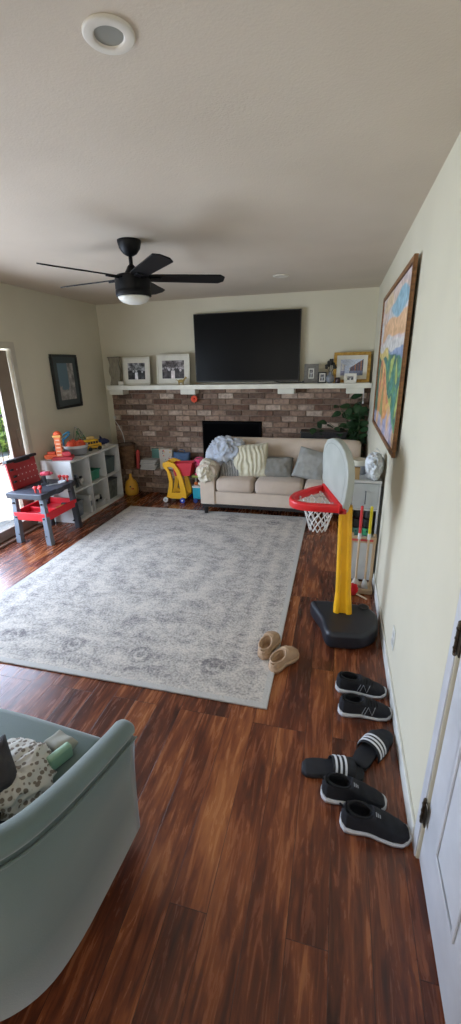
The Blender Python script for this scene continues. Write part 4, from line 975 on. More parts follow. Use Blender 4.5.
# little robots in upper left cubby
for k, (dy, c, lb, hh) in enumerate(((-.09, (150, 140, 130), 'taupe toy robot figure, left in the upper left cubby', .12), (.0, (60, 62, 64), 'dark toy robot figure, middle of the upper left cubby', .15), (.09, (188, 186, 180), 'pale toy robot figure, right in the upper left cubby', .11))):
    t = thing('toy_robot', lb, 'toy figure', (-2.84, cyc(0) + dy, ZU), PI / 2); m_ = mat('robot_plastic_%s' % 'abc'[k], c, .5)
    s = MB(); s.box(-.025, .025, -.02, .02, hh * .35, hh * .75, bev=.006); s.build('torso', m_, t); s = MB(); s.box(-.016, .016, -.016, .016, hh * .76, hh, bev=.006); s.build('head', DGP if k != 1 else LGP, t)
    for x in (-.014, .014): s = MB(); s.cyl((x, 0, 0), (x, 0, hh * .36), .009, n=8); s.build('leg', m_, t)
    for x in (-.034, .034): s = MB(); s.cyl((x, -.01, hh * .3), (x, 0, hh * .7), .007, n=8); s.build('arm', m_, t)
# tower toy
tt = thing('toy_tower', 'orange and white lattice toy tower on a dark red base on the cube shelf', 'toy tower', (-2.90, 3.885, ZT), .35); tt.scale = (1.25, 1.15, 1.05)
s = MB(); s.prism([(-.085, -.07), (.09, -.07), (.075, .07), (-.07, .07)], 0, .035, bev=.008); s.build('base', mat('crimson_plastic', (178, 48, 54), .45), tt, smooth='auto')
s = MB(); s.prism([(.0, -.05), (.08, -.05), (.03, .05), (-.02, .05)], .035, .085, bev=.012); s.build('ramp_house', mat('crimson_plastic', (178, 48, 54), .45), tt, smooth='auto')
s = MB(); s.box(-.05, .005, -.04, .012, .035, .235, bev=.003); tw = s.build('tower_shaft', mat('tower_orange', (226, 112, 58), .5), tt)
for k in range(5):
    s = MB(); s.box(-.04, -.006, -.0425, -.0395, .05 + k * .038, .06 + k * .038); s.box(.004, .0075, -.03, .002, .055 + k * .038, .072 + k * .038); s.build('lattice_bar', mat('tower_cream', (236, 206, 176), .5), tw)
s = MB(); s.box(-.058, .013, -.048, .02, .235, .258, bev=.004); s.build('tower_deck', mat('tower_deck_yellow', (222, 164, 84), .5), tt); s = MB(); s.lathe([(.036, .258), (.034, .275), (.02, .292), (0, .298)], (-.022, -.014, 0), 16); s.build('dome', mat('dome_orange', (232, 96, 54), .5), tt, smooth=True)
# orange bowl toy left
t = thing('toy_boat', 'flat orange toy boat at the left corner of the shelf top', 'toy boat', (-3.03, 3.885, ZT), .3)
s = MB(); s.prism([(-.09, -.04), (.05, -.055), (.10, 0), (.05, .055), (-.09, .04)], 0, .05, bev=.012); s.build('hull', mat('boat_orange', (236, 106, 48), .5), t, smooth='auto')
s = MB(); s.prism([(-.06, -.02), (.03, -.025), (.03, .025), (-.06, .02)], .05, .08, bev=.006); s.build('cabin', mat('boat_cabin', (222, 84, 44), .5), t)
t = thing('toy_bucket', 'small dull blue toy bucket behind the orange boat', 'bucket', (-3.055, 4.02, ZT)); s = MB(); s.lathe([(.04, 0), (.052, .10), (.055, .10), (.055, .105), (.048, .105), (.038, .01), (0, .01)], n=20); s.build('pail', mat('dull_blue', (70, 112, 140), .5), t, smooth='auto')
s = MB(); s.tube([(.054, 0, .1), (.04, .0, .135), (0, 0, .15), (-.04, 0, .135), (-.054, 0, .1)], .004, 6); s.build('handle', mat('blue_handle', (50, 126, 176), .5), t)
# grey round bin with orange things
rb = thing('round_tub', 'round grey and white tub of orange toys on the cube shelf', 'tub', (-2.915, 4.145, ZT))
s = MB(); s.lathe([(.105, 0), (.118, .01), (.134, .085), (.134, .086)], n=36, cap=False); s.lathe([(0, .001), (.105, 0)], n=36, cap=False); s.build('tub_wall', mat('tub_grey', (142, 142, 146), .6), rb, smooth='auto')
s = MB(); s.lathe([(.134, .085), (.139, .088), (.141, .112), (.136, .116), (.129, .112), (.12, .03), (0, .025)], n=36, cap=False); s.build('tub_liner', mat('tub_white', (206, 204, 200), .6), rb, smooth='auto')
OR = mat('block_orange', (228, 84, 50), .5)
for k, (x, y, r) in enumerate(((-.03, -.05, .055), (.04, .045, .055), (-.06, .05, .045), (.055, -.035, .035))):
    t = thing('toy_hat', ['orange-red toy cap in the grey tub, nearer one on the left', 'orange-red toy cap in the grey tub, right hand one', 'orange-red toy cap at the wall side of the grey tub', 'smallest orange-red toy cap at the front of the grey tub'][k], 'toy', (-2.915 + x, 4.145 + y, ZT + .028 + (.0 if k < 2 else 0)))
    s = MB(); s.lathe([(r, 0), (r * 1.05, .02), (r * .98, .08 + .01 * k), (r * .6, .125), (0, .135)], n=20); s.build('crown', OR, t, smooth=True); s = MB(); s.ball((0, 0, .138), r * .16, 6); s.build('button', mat('cap_button', (190, 52, 40), .5), t, smooth=True)
# blue ring wand
t = thing('toy_wand', 'bright blue looped toy wand sticking up behind the grey tub', 'toy wand', (-3.04, 4.09, ZT), .9)
s = MB(); s.cyl((0, 0, 0), (.012, 0, .17), .010, .012, 10); s.build('wand_handle', mat('wand_blue', (56, 142, 190), .4), t, smooth='auto')
s = MB(); s.tube([(.04 + .05 * math.cos(a) + .015 * math.sin(a), 0, .215 + .032 * math.sin(a) + .022 * math.cos(a)) for a in [2 * PI * k / 24 for k in range(24)]], .011, 8, closed=True); s.build('wand_loop', mat('wand_blue', (56, 142, 190), .4), t, smooth=True)
# bead maze
t = thing('bead_maze', 'green wire bead maze toy behind the yellow bus', 'toy', (-3.04, 4.42, ZT), PI / 2); t.scale = (1.1, 1, 1.3)
s = MB(); s.box(-.12, .12, -.05, .05, 0, .02, bev=.005); s.build('base', mat('maze_wood', (196, 178, 140), .6), t)
WG = mat('wire_green', (78, 136, 92), .5)
for k in range(5):
    y = -.04 + k * .02; ph = k * 1.1; s = MB(); s.tube([(-.10 + .2 * i / 16, y, .02 + (.14 + .05 * math.sin(i / 16 * PI * 2 + ph)) * math.sin(PI * i / 16) ** .5) for i in range(17)], .0035, 6); s.build('wire', WG if k % 2 else mat('wire_grey', (150, 156, 150), .5), t)
for k in range(7): 
    i = 3 + k * 1.6; y = -.04 + (k % 5) * .02; ph = (k % 5) * 1.1; s = MB(); s.ball((-.10 + .2 * i / 16, y, .02 + (.14 + .05 * math.sin(i / 16 * PI * 2 + ph)) * math.sin(PI * i / 16) ** .5), .011, 6); s.build('bead', mat('bead_%s' % ['green', 'white', 'olive'][k % 3], [(70, 140, 86), (214, 210, 200), (150, 150, 70)][k % 3], .5), t)
# bus
bu = thing('toy_bus', 'yellow toy school bus on the cube shelf right of the grey tub', 'toy bus', (-2.865, 4.41, ZT), PI / 2 - .45); bu.scale = (1.2, 1.15, 1.25)
YB_ = mat('bus_yellow', (228, 178, 38), .45)
s = MB(); s.box(-.085, .055, -.042, .042, .02, .105, bev=.012, seg=3); s.box(.04, .088, -.038, .038, .02, .065, bev=.010); s.build('body', YB_, bu, smooth='auto')
s = MB()
for k in range(4): s.box(-.072 + k * .03, -.048 + k * .03, -.0435, .0435, .068, .09)
s.box(-.0865, -.084, -.03, .03, .07, .092); s.build('windows', BLACKP, bu)
s = MB(); s.box(-.086, .056, -.0432, .0432, .045, .050); s.build('black_stripe', BLACKP, bu)
s = MB(); s.box(-.05, .02, -.02, .02, .105, .135, bev=.006); s.build('roof_box', mat('bus_tan', (196, 166, 96), .5), bu)
for x in (-.052, .055):
    for y in (-.04, .04): s = MB(); s.cyl((x, y - .007, .02), (x, y + .007, .02), .02, n=16); s.build('wheel', BLACKP, bu, smooth='auto')
# planes
t = thing('toy_plane', 'light blue toy airplane near the far end of the shelf top', 'toy plane', (-2.99, 4.60, ZT), .5)
s = MB(); s.tube([(-.09, 0, .05), (-.05, 0, .05), (.03, 0, .045), (.07, 0, .043), (.085, 0, .042)], [.010, .022, .028, .022, .008], 14); s.build('fuselage', mat('sky_plastic', (106, 150, 186), .45), t, smooth=True)
s = MB(); s.prism([(-.01, -.1), (.03, -.1), (.04, 0), (.03, .1), (-.01, .1), (-.02, 0)], .05, .058); s.build('wing', mat('sky_plastic', (106, 150, 186), .45), t, bevel=.002); s = MB(); s.prism([(-.09, .05), (-.06, .05), (-.075, .1), (-.095, .1)], -.004, .004, Matrix(((1, 0, 0, 0), (0, 0, 1, 0), (0, 1, 0, 0), (0, 0, 0, 1)))); s.build('tail_fin', mat('sky_plastic', (106, 150, 186), .45), t)
for x in (-.03, .04): s = MB(); s.cyl((x, -.02, .012), (x, .02, .012), .012, n=12); s.build('wheel', BLACKP, t)
t = thing('toy_shark', 'navy blue toy shark with raised fin at the far end of the shelf top', 'toy shark', (-2.93, 4.735, ZT), .8)
s = MB(); s.tube([(-.10, 0, .04), (-.07, 0, .04), (-.02, 0, .045), (.04, 0, .045), (.08, 0, .04), (.095, 0, .038)], [.008, .022, .042, .042, .026, .010], 14); s.build('body', mat('navy_plastic', (30, 44, 88), .45), t, smooth=True)
s = MB(); s.prism([(-.03, .06), (.03, .06), (-.02, .13)], -.008, .008, Matrix(((1, 0, 0, 0), (0, 0, 1, 0), (0, 1, 0, 0), (0, 0, 0, 1)))); s.build('fin', mat('navy_plastic', (30, 44, 88), .45), t, bevel=.003)
t = thing('toy_goat', 'tiny white toy animal at the front edge near the shark', 'toy figure', (-2.80, 4.62, ZT), .5); s = MB(); s.ball((0, 0, .03), (.022, .011, .013), 8); s.ball((.024, 0, .044), (.01, .007, .009), 6); s.build('body', SW, t, smooth=True)
for x in (-.012, .012):
    for y in (-.006, .006): s = MB(); s.cyl((x, y, 0), (x, y, .028), .003, n=6); s.build('leg', SW, t)

# ------------------------------------------------------------------ on and before the hearth, left side
bk = thing('wicker_basket', 'round brown wicker basket on the hearth behind the cube shelf', 'basket', (-2.82, 5.165, .316))
s = MB(); rings = []
for k in range(46):
    z = k / 45 * .33; r = (.098 + .018 * z / .33) + .0045 * math.sin(k * PI * .5); rings.append([(r * (1 + .035 * math.cos(12 * a + (PI if (k // 2) % 2 else 0))) * math.cos(a), r * (1 + .035 * math.cos(12 * a + (PI if (k // 2) % 2 else 0))) * math.sin(a), z) for a in [2 * PI * j / 48 for j in range(48)]])
s.loft(rings, cap=False); s.lathe([(0, .004), (.1, .004)], cap=False, n=24); s.build('woven_body', mat('wicker', (124, 92, 64), .8, (96, 68, 46), 24, .4, 90), bk, smooth=True)
s = MB(); s.tube([(.117 * math.cos(a), .117 * math.sin(a), .332) for a in [2 * PI * k / 30 for k in range(30)]], .010, 8, closed=True); s.build('rim', mat('wicker_rim', (88, 66, 50), .8), bk, smooth=True)
o = heap('folded_blanket', mat('taupe_knit', (96, 84, 76), .95), (.09, .09, .05), seed=7, amp=.15, n=28); tag(o, 'taupe brown blanket bundled inside the wicker basket', 'blanket'); place(o, (-2.82, 5.165, .625))
t = thing('white_cable', 'thin white cable curving from the left wall corner into the wicker basket', 'cable', (0, 0, 0)); s = MB(); s.tube([(-3.02, 5.285, .99), (-3.0, 5.25, .96), (-2.94, 5.22, .90), (-2.88, 5.20, .80), (-2.86, 5.2, .69), (-2.86, 5.19, .665)], .005, 6); s.build('cord', SW, t, smooth=True)
s = MB(); s.box(-3.035, -3.005, 5.27, 5.298, .985, 1.02, bev=.004); s.build('plug', SW, t)
t = thing('toy_bat', 'coral red toy bat leaning between the basket and the books', 'toy bat', (-2.66, 5.14, .318)); s = MB(); s.cyl((0, 0, 0), (-.015, .06, .22), .022, .028, 14); s.ball((-.015, .06, .22), .028, 8); s.build('bat_barrel', mat('coral_red', (196, 74, 70), .5), t, smooth='auto'); s = MB(); s.cyl((.0, 0, 0), (.0, -.001, .012), .027, n=14); s.build('bat_knob', mat('coral_dark', (166, 56, 56), .5), t)
z = .317
for k in range(6):
    hgt = [.022, .018, .026, .02, .024, .02][k]; c = [(168, 172, 172), (190, 188, 180), (146, 156, 160), (196, 196, 190), (122, 132, 134), (184, 180, 172)][k]
    t = thing('book', ['grey-blue book at the bottom of the hearth pile', 'cream book, second from the bottom of the hearth pile', 'thick blue-grey book, third from the bottom of the hearth pile', 'white book, third from the top of the hearth pile', 'dark grey book just below the top of the hearth pile', 'cream book lying topmost on the hearth pile'][k], 'book', (-2.485 + .008 * (k % 3), 5.155, z), .06 * (k % 3 - 1), 'books piled on the hearth')
    s = MB(); s.box(-.115, .115, -.08, .08, 0, .003); s.box(-.115, .115, -.08, .08, hgt - .003, hgt); s.box(-.115, .115, .077, .08, .003, hgt - .003); s.build('cover', mat('book_cover_%s' % 'abcdef'[k], c, .6), t)
    s = MB(); s.box(-.112, .112, -.077, .076, .0032, hgt - .0032); s.build('pages', mat('book_pages', (206, 202, 190), .8), t); z += hgt + .0008
t = thing('storage_box', 'flat teal box standing on the hearth behind the book pile', 'box', (-2.40, 5.268, .317)); s = MB(); s.box(-.085, .085, -.022, .022, 0, .245, bev=.004); s.build('box_body', mat('muted_teal', (86, 128, 118), .6), t); s = MB(); s.box(-.087, .087, -.024, .024, .245, .262, bev=.003); s.build('lid', mat('muted_teal_lid', (104, 142, 130), .6), t)
t = thing('dotted_box', 'white box with coloured dots on the hearth left of the blue bag', 'box', (-2.235, 5.19, .317), -.08)
m_, nt_, b_ = newmat('dotted_paper'); tc_ = nt_.nodes.new('ShaderNodeTexCoord'); v_ = nt_.nodes.new('ShaderNodeTexVoronoi'); v_.inputs['Scale'].default_value = 26; nt_.links.new(tc_.outputs['Object'], v_.inputs[0])
hs = nt_.nodes.new('ShaderNodeSeparateXYZ'); nt_.links.new(v_.outputs['Color'], hs.inputs[0]); dc = ramp(nt_, hs.outputs[0], [(0, (196, 96, 84)), (.3, (84, 120, 140)), (.55, (206, 170, 90)), (.8, (90, 90, 96))], 'CONSTANT')
nt_.links.new(mixc(nt_, mth(nt_, 'LESS_THAN', v_.outputs['Distance'], .3), lin((198, 188, 172)), dc), b_.inputs['Base Color'])
s = MB(); s.box(-.10, .10, -.035, .035, 0, .27, bev=.005); s.build('box_body', m_, t); s = MB(); s.box(-.102, .102, -.037, .037, .27, .282, bev=.003); s.build('lid', m_, t)
t = thing('blue_bag', 'dull blue soft bag on the hearth behind the yellow toy cart', 'bag', (-2.01, 5.17, .317)); 
o = soft('bag_body', mat('denim_blue', (84, 112, 146), .8, (72, 98, 130), 9, .3, 70), .25, .25, .13, t, seed=41); o.location = (0, 0, .122); o.rotation_euler = (PI / 2 - .1, 0, 0)
s = MB(); s.tube([(-.05, 0, .235), (-.045, 0, .265), (0, 0, .28), (.045, 0, .265), (.05, 0, .235)], .006, 6); s.build('strap', mat('denim_strap', (70, 96, 130), .8), t)
# yellow squeezy toy
t = thing('toy_duck', 'plump yellow bottle shaped toy on the floor between shelf and hearth', 'toy', (-2.685, 4.94, 0))
s = MB(); s.lathe([(0, 0), (.075, 0), (.09, .02), (.092, .08), (.085, .14), (.065, .19), (.03, .215), (.018, .25), (.016, .285), (0, .295)], n=28, cap=False); s.build('body', mat('duck_yellow', (214, 160, 48), .5), t, smooth=True)
s = MB(); s.ball((.025, -.084, .13), (.012, .008, .012), 8); s.build('eye', BLACKP, t, smooth=True); s = MB(); s.ball((.055, -.074, .10), (.02, .02, .012), 8); s.build('beak', mat('beak_orange', (206, 104, 44), .5), t, smooth=True)
# yellow shopping cart
ct = thing('toy_shopping_cart', 'yellow toy shopping cart with red basket and blue front wheels left of the sofa', 'toy cart', (-1.95, 4.72, 0), 0)
CYL_ = mat('cart_yellow', (240, 180, 30), .42)
outer = [(-.14, .515), (-.07, .535), (.01, .51), (.075, .42), (.115, .30), (.15, .14), (.15, .06), (.07, .045), (-.05, .045), (-.125, .06), (-.095, .16), (-.075, .27), (-.095, .40), (-.15, .47)]
inner = [(-.085, .455), (-.045, .468), (-.005, .45), (.03, .39), (.055, .29), (.07, .17), (.068, .135), (.03, .125), (-.01, .125), (-.045, .13), (-.035, .19), (-.025, .28), (-.045, .38), (-.08, .44)]
for y in (0, .20):
    s = MB(); O1 = [(x, y - .014, z) for x, z in outer]; O2 = [(x, y + .014, z) for x, z in outer]; I2 = [(x, y + .014, z) for x, z in inner]; I1 = [(x, y - .014, z) for x, z in inner]
    s.loft([O1, O2, I2, I1, O1], cap=False); s.build('side_frame', CYL_, ct, bevel=.004, smooth='auto')
s = MB(); s.cyl((-.135, -.01, .495), (-.135, .21, .495), .014, n=12); s.build('push_handle', CYL_, ct, smooth='auto')
s = MB(); s.box(-.09, .14, .014, .186, .05, .085, bev=.006); s.build('lower_tray', CYL_, ct)
s = MB(); r1 = [(-.0, .018, .34), (.20, .018, .35), (.20, .182, .35), (-.0, .182, .34)]; r2 = [(-.04, .018, .50), (.24, .018, .515), (.24, .182, .515), (-.04, .182, .50)]
s.loft([r1, r2, [(x * .95 + .004, y * .92 + .008, z) for x, y, z in r2], [(x, y * .9 + .01, z + .01) for x, y, z in r1]]); s.build('basket', mat('cart_red', (206, 38, 52), .45), ct, bevel=.003)
for x, c, nm in ((-.13, (206, 206, 200), 'rear'), (.10, (38, 66, 168), 'front')):
    for y in (-.028, .228):
        s = MB(); s.cyl((x, y - .012, .034), (x, y + .012, .034), .034, n=20); w_o = s.build('wheel', mat('wheel_' + nm, c, .5), ct, smooth='auto'); s = MB(); s.cyl((x, y - .016, .034), (x, y + .016, .034), .012, n=12); s.build('hub_cap', mat('hub_' + nm, (226, 226, 226) if nm == 'front' else (170, 170, 166), .5), w_o)
# teal snack cart
tc2 = thing('toy_snack_cart', 'small teal toy snack cart with olive tray beside the sofa arm', 'toy cart', (-1.635, 4.80, 0))
s = MB(); s.prism([(-.085, -.07), (.085, -.07), (.085, .07), (-.085, .07)], .05, .20, bev=.012); s.build('cart_box', mat('cart_teal', (34, 158, 172), .45), tc2, smooth='auto')
s = MB(); s.box(-.092, .092, -.078, .078, .20, .222, bev=.006); s.build('counter', mat('counter_white', (206, 206, 196), .5), tc2)
for x in (-.075, .075):
    s = MB(); s.cyl((x, .05, .222), (x, .05, .34), .007, n=8); s.build('canopy_post', mat('post_white', (200, 200, 180), .5), tc2)
s = MB(); s.box(-.095, .095, -.05, .075, .325, .355, bev=.008); s.build('olive_tray', mat('olive_green', (148, 158, 62), .5), tc2)
for k, c in enumerate(((222, 120, 60), (230, 222, 200), (206, 170, 90))):
    s = MB(); s.ball((-.05 + k * .05, -.02, .245), .023, 8); s.build('scoop', mat('scoop_%s' % 'abc'[k], c, .6), tc2, smooth=True)
for x in (-.05, .05): s = MB(); s.cyl((x, -.085, .03), (x, -.066, .03), .03, n=16); s.build('wheel', mat('wheel_navy', (30, 56, 120), .5), tc2, smooth='auto')
for x in (-.05, .05): s = MB(); s.cyl((x, .066, .03), (x, .085, .03), .03, n=16); s.build('wheel', mat('wheel_navy', (30, 56, 120), .5), tc2, smooth='auto')
pk = thing('toy_fan', 'hot pink toy fan with magenta blades standing on the teal snack cart', 'toy fan', (-1.66, 4.80, .356))
PINK = mat('hot_pink', (228, 52, 108), .45); MAG = mat('magenta_mesh', (186, 60, 92), .6)
s = MB(); s.lathe([(.04, 0), (.042, .012), (.02, .03), (.017, .07), (.014, .10)], n=18); s.build('stand', PINK, pk, smooth=True)
s = MB(); s.tube([(.03 + .075 * math.cos(a), 0, .155 + .07 * math.sin(a)) for a in [2 * PI * k / 28 for k in range(28)]], .007, 8, closed=True); s.build('guard_ring', MAG, pk, smooth=True)
for k in range(5):
    a = 2 * PI * k / 5; s = MB(); s.ball((.03 + .036 * math.cos(a), 0, .155 + .036 * math.sin(a)), (.03, .006, .022), 8, M=None); s.build('blade', MAG if k % 2 else PINK, pk, smooth=True)
s = MB(); s.ball((.03, -.008, .155), .014, 8); s.build('hub', PINK, pk, smooth=True)

# ------------------------------------------------------------------ dark trunk and plant behind the sofa
tk = thing('black_cabinet', 'low black cabinet on the hearth behind the right half of the sofa', 'cabinet', (-.14, 5.19, .317))
s = MB(); s.box(-.27, .27, -.10, .10, 0, .54, bev=.006); s.build('cabinet_body', mat('cabinet_black', (26, 27, 28), .5), tk, smooth='auto')
s = MB(); s.box(-.28, .28, -.108, .104, .54, .56, bev=.004); s.build('cabinet_top', mat('cabinet_black_top', (34, 35, 36), .4), tk)
s = MB(); s.box(-.255, -.005, -.106, -.1, .02, .52, bev=.002); s.build('cabinet_door', mat('cabinet_black', (26, 27, 28), .5), tk)
s = MB(); s.box(.005, .255, -.106, -.1, .02, .52, bev=.002); s.build('cabinet_door', mat('cabinet_black', (26, 27, 28), .5), tk)
pl = thing('potted_plant', 'dark leafy climbing plant in the right corner by the brick wall', 'plant', (.245, 5.17, .317))
s = MB(); s.lathe([(.06, 0), (.085, .02), (.10, .2), (.104, .21), (.095, .212), (.088, .19), (0, .185)], n=28, cap=False); s.build('pot', mat('dark_pot', (48, 46, 46), .5), pl, smooth='auto')
LF = mat('plant_leaf', (44, 74, 42), .4, (30, 56, 32), 12); STM = mat('plant_stem', (62, 80, 44), .7)
random.seed(12)
stems = [((0, 0, .19), (.02, .02, .6), (.03, .06, 1.0)), ((0, 0, .19), (-.04, .0, .55), (-.10, .04, .95)), ((0, 0, .19), (-.08, -.02, .5), (-.33, -.02, .66)), ((0, .02, .19), (-.06, .0, .6), (-.22, .03, .86)), ((0, 0, .19), (.03, -.03, .5), (.02, -.06, .8)), ((0, 0, .19), (-.15, -.01, .48), (-.50, -.03, .62)), ((0, 0, .19), (-.02, -.04, .42), (-.09, -.10, .44)), ((0, 0, .19), (.0, .03, .7), (-.03, .08, .88))]
for st in stems:
    P_ = [Vector(st[0]) * (1 - t) ** 2 + Vector(st[1]) * 2 * t * (1 - t) + Vector(st[2]) * t * t for t in [i / 8 for i in range(9)]]
    s = MB(); s.tube(P_, [.006 - .0004 * i for i in range(9)], 6); s.build('stem', STM, pl, smooth=True)
    for k in range(11):
        q = P_[min(8, 3 + k // 2)]; d = Vector((random.gauss(0, 1), random.gauss(-.3, .7), random.gauss(-.2, .5))).normalized(); c = q + d * random.uniform(.04, .09)
        c.y = min(c.y, .085); c.x = min(c.x, .09)
        l = random.uniform(.045, .075); w = l * .62; up = Vector((0, -.7, .7)); sd_ = d.cross(up).normalized(); s = MB()
        R_ = []
        for i, (t, ww) in enumerate(((-.9, .04), (-.8, .55), (-.4, .95), (0, 1), (.4, .75), (.75, .35), (1, .03))):
            m0 = c + d * l * t + up * (-.012 * t * t); R_.append([m0 - sd_ * w * ww, m0 + up * -.006, m0 + sd_ * w * ww])
        s.loft([[tuple(a) for a in r] for r in R_], closed=False, cap=False); s.tube([q, c - d * l * .85], .002, 5); s.build('leaf', LF, pl, smooth=True)
t = thing('hanging_charger', 'short white charging lead hanging under the right end of the mantel', 'charger', (.285, 5.12, 1.37)); s = MB(); s.tube([(0, 0, .005), (.002, 0, -.05), (-.002, 0, -.10), (.0, 0, -.14)], .004, 6); s.build('cord_line', SW, t); s = MB(); s.box(-.008, .008, -.006, .006, -.165, -.14, bev=.003); s.build('cord_tip', SW, t)

# ------------------------------------------------------------------ play kitchen by the right wall
pkx = thing('play_kitchen', 'tall narrow pale grey play kitchen against the right wall behind the hoop', 'play kitchen', (.245, 3.22, 0))
KG = mat('kitchen_grey', (186, 190, 188), .5); KW = mat('kitchen_white', (206, 206, 200), .5)
s = MB(); s.box(-.105, -.093, -.16, .16, 0, .82); s.build('side_panel', KW, pkx, bevel=.002); s = MB(); s.box(.093, .105, -.16, .16, 0, .82); s.build('side_panel', KW, pkx, bevel=.002)
s = MB(); s.box(-.112, .108, -.168, .165, .82, .84, bev=.003); s.build('counter', KW, pkx); s = MB(); s.box(-.093, .093, .15, .16, 0, .82); s.build('back_panel', KW, pkx)
s = MB(); s.box(-.092, .092, -.158, -.146, .62, .815, bev=.003); dr_ = s.build('upper_door', KG, pkx); s = MB(); s.cyl((-.0, -.175, .66), (.0, -.175, .76), .004, n=8); s.cyl((0, -.175, .665), (0, -.158, .665), .003, n=6); s.cyl((0, -.175, .755), (0, -.158, .755), .003, n=6); s.build('handle', mat('handle_dark', (90, 90, 92), .4), dr_)
s = MB(); s.box(-.093, .093, -.15, .15, .375, .39); s.build('cubby_board', KW, pkx); s = MB(); s.box(-.093, .093, -.15, .15, .602, .614); s.build('cubby_board', KW, pkx); s = MB(); s.box(-.093, .093, .13, .149, .391, .6); s.build('cubby_back', KG, pkx)
s = MB(); s.box(-.092, .092, -.158, -.146, .02, .37, bev=.003); s.build('lower_door', KW, pkx)
s = MB(); s.box(.106, .116, -.165, -.155, .05, .80); s.build('edge_strip', mat('strip_dark', (44, 46, 44), .5), pkx)
KCOL = [(30, 32, 34), (34, 36, 40), (60, 60, 64), (96, 150, 140), (66, 160, 110)]
for k, (x, z, c, r, h, lb) in enumerate(((-.045, .53, 0, .026, .065, 'dark grey toy cup standing on the left pan in the play kitchen'), (.035, .53, 2, .026, .065, 'charcoal toy cup standing on the right pan in the play kitchen'), (-.045, .455, 1, .038, .07, 'black toy pan in the left of the play kitchen cubby'), (.035, .455, 0, .038, .07, 'black toy pan in the right of the play kitchen cubby'), (-.045, .391, 3, .036, .06, 'pale teal toy pot at the bottom left of the kitchen cubby'), (.035, .391, 4, .036, .06, 'green toy pot at the bottom right of the kitchen cubby'))):
    t = thing('toy_pot' if k > 1 else 'toy_cup', lb, 'toy pot' if k > 1 else 'toy cup', (.245 + x, 3.115, z)); s = MB(); s.lathe([(r * .85, 0), (r, .01), (r, h), (r * .92, h), (r * .88, .01), (0, .008)], n=20, cap=False); s.lathe([(0, 0), (r * .85, 0)], n=20, cap=False); s.build('vessel', mat('pot_%s' % 'abcde'[c], KCOL[c], .45), t, smooth='auto')
    s = MB(); s.cyl((0, -r, h * .7), (0, -r - .012, h * .7), .005, n=8); s.build('handle', BLACKP, t)
t = thing('round_canister', 'cream and grey round canister on top of the play kitchen', 'canister', (.195, 3.27, .8405)); s = MB(); s.lathe([(.052, 0), (.058, .004), (.062, .07)], n=28, cap=False); s.lathe([(0, 0), (.052, 0)], n=28, cap=False); s.build('canister_body', mat('canister_grey', (140, 142, 144), .4), t, smooth='auto')
s = MB(); s.lathe([(.062, .07), (.067, .072), (.067, .108), (.062, .112), (.055, .106), (0, .104)], n=28, cap=False); s.build('lid', mat('canister_cream', (206, 200, 178), .5), t, smooth='auto')
t = thing('kraft_box', 'small upright tan cardboard box at the front of the play kitchen top', 'box', (.172, 3.085, .8405)); s = MB(); s.box(-.02, .02, -.015, .015, 0, .085, bev=.002); s.build('carton', mat('kraft', (178, 148, 100), .8), t); s = MB(); s.box(-.0205, .0205, -.0155, .0155, .085, .09); s.build('flap', mat('kraft_flap', (160, 130, 86), .8), t)
PB_ = mat('plastic_bag', (226, 230, 230), .3, (212, 216, 216), 14, .5, 40)
o = heap('plastic_bag', PB_, (.064, .12, .10), seed=14, amp=.22, freq=6, n=44); tag(o, 'crumpled white plastic bag on the play kitchen beside the canister', 'bag'); place(o, (.295, 3.14, .93))
wi = thing('wire_rack', 'white wire dish rack leaning among the bags on the play kitchen', 'rack', (.315, 3.27, .8405))
s = MB(); s.tube([(-.03, -.02, 0), (-.04, -.03, .12), (0, -.02, .17), (.035, 0, .15), (.04, .02, 0)], .003, 6); s.build('wire_loop', SW, wi); s = MB(); s.tube([(-.03, .05, 0), (-.035, .05, .15), (0, .05, .19), (.04, .05, .15), (.045, .05, 0)], .003, 6); s.build('wire_loop', SW, wi)
for k in range(4): s = MB(); s.tube([(-.03 + k * .022, -.02, .004), (-.03 + k * .022, .05, .004), (-.03 + k * .02, .055, .15)], .002, 5); s.build('cross_wire', SW, wi)
# cleaning set stand
WD = mat('pale_wood', (196, 172, 140), .6, (182, 156, 122), 10, stretch=(1, 1, .2))
cl = thing('toy_broom_stand', 'pale wooden toy cleaning stand before the play kitchen', 'toy stand', (.25, 2.93, 0))
s = MB(); s.box(-.095, .095, -.065, .06, 0, .045, bev=.008); s.build('base_plate', WD, cl, smooth='auto')
for x in (-.08, .08): s = MB(); s.box(x - .011, x + .011, -.0, .02, .045, .47, bev=.003); s.build('upright', WD, cl)
s = MB(); s.box(-.092, .092, -.012, -.0002, .40, .45, bev=.003); s.build('crossbar', WD, cl); s = MB(); s.box(-.088, .07, -.0135, -.0122, .415, .432); s.build('red_stripe', mat('stripe_red', (200, 70, 66), .6), cl)
def tool(name, label, x, c, head, hc, top=.69):
    t = thing(name, label, 'toy broom', (.25 + x, 2.89, .046)); s = MB(); s.cyl((0, 0, .06), (0, 0, top - .046 - .20), .0085, n=12); s.build('pole', WD, t, smooth='auto'); s = MB(); s.cyl((0, 0, top - .046 - .205), (0, 0, top - .046), .0105, n=12); s.ball((0, 0, top - .046), .0105, 6); s.build('grip', mat(name + '_grip', c, .4), t, smooth='auto')
    s = MB(); s.cyl((0, 0, top - .29), (0, 0, top - .245), .0125, n=12); s.build('ferrule', SW, t)
    s = MB(); head(s); s.build('head', hc, t, smooth='auto'); return t
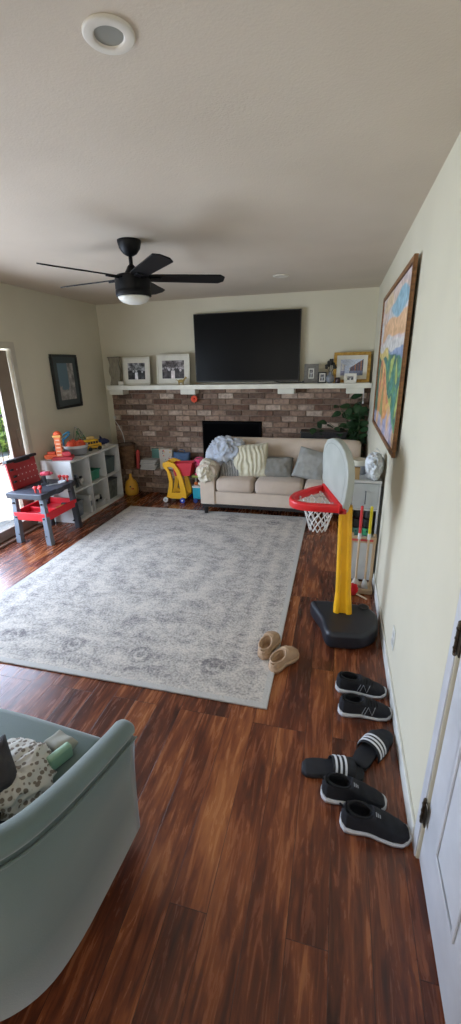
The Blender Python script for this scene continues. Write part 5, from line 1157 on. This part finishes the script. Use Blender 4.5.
tool('toy_mop', 'toy broom with red handle grip on the wooden stand', -.032, (206, 58, 62), lambda s: s.loft([[(x * w, y * d, z) for x, y in ((-1, -1), (1, -1), (1, 1), (-1, 1))] for z, w, d in ((0.001, .036, .016), (.05, .022, .014), (.075, .009, .009))]), mat('mop_cream', (206, 196, 180), .9))
tool('toy_broom', 'toy broom with yellow handle grip on the wooden stand', .034, (222, 206, 40), lambda s: s.loft([[(x * w, y * d, z) for x, y in ((-1, -1), (1, -1), (1, 1), (-1, 1))] for z, w, d in ((0.001, .026, .016), (.05, .016, .014), (.075, .009, .009))]), mat('bristle_grey', (186, 184, 176), .9))
du = thing('toy_duster', 'fluffy red toy duster with wooden handle lying behind the hoop base', 'toy duster', (.195, 2.835, .001), .0)
s = MB(); t_b = bmesh.new(); bmesh.ops.create_uvsphere(t_b, u_segments=40, v_segments=24, radius=1)
for v in t_b.verts:
    d = v.co.normalized(); k = 1 + .22 * math.sin(d.x * 23 + 3 * d.z) * math.sin(d.z * 21 + d.y * 9); v.co = Vector((d.x * .040 * k, d.y * .030 * k, .052 + d.z * .048 * k))
s._merge(t_b); s.build('fluff', mat('duster_red', (222, 36, 42), .9), du, smooth=True)
s = MB(); s.cyl((.03, -.018, .03), (.105, -.055, .012), .007, n=10); s.build('handle', WD, du, smooth='auto')
# repeats of one kind carry a shared group
GROUPS = {'throw_pillow': 'throw pillows on the seats', 'sneaker': 'black sneakers by the right wall', 'slide_sandal': 'striped slide sandals by the right wall', 'clog': 'tan clogs at the rug edge', 'toy_bin': 'bins in the cube shelf', 'toy_robot': 'toy robots in the upper left cubby', 'toy_hat': 'orange toy caps in the round tub', 'toy_pot': 'toy pots in the play kitchen', 'toy_cup': 'toy cups in the play kitchen', 'photo_frame': 'photo frames on the mantel', 'recessed_light': 'recessed ceiling lights', 'hedge_shrub': 'hedge shrubs beyond the lawn'}
for o in COL.objects:
    k = o.name.split('.')[0]
    if o.parent is None and k in GROUPS and 'category' in o.keys(): o['group'] = GROUPS[k]
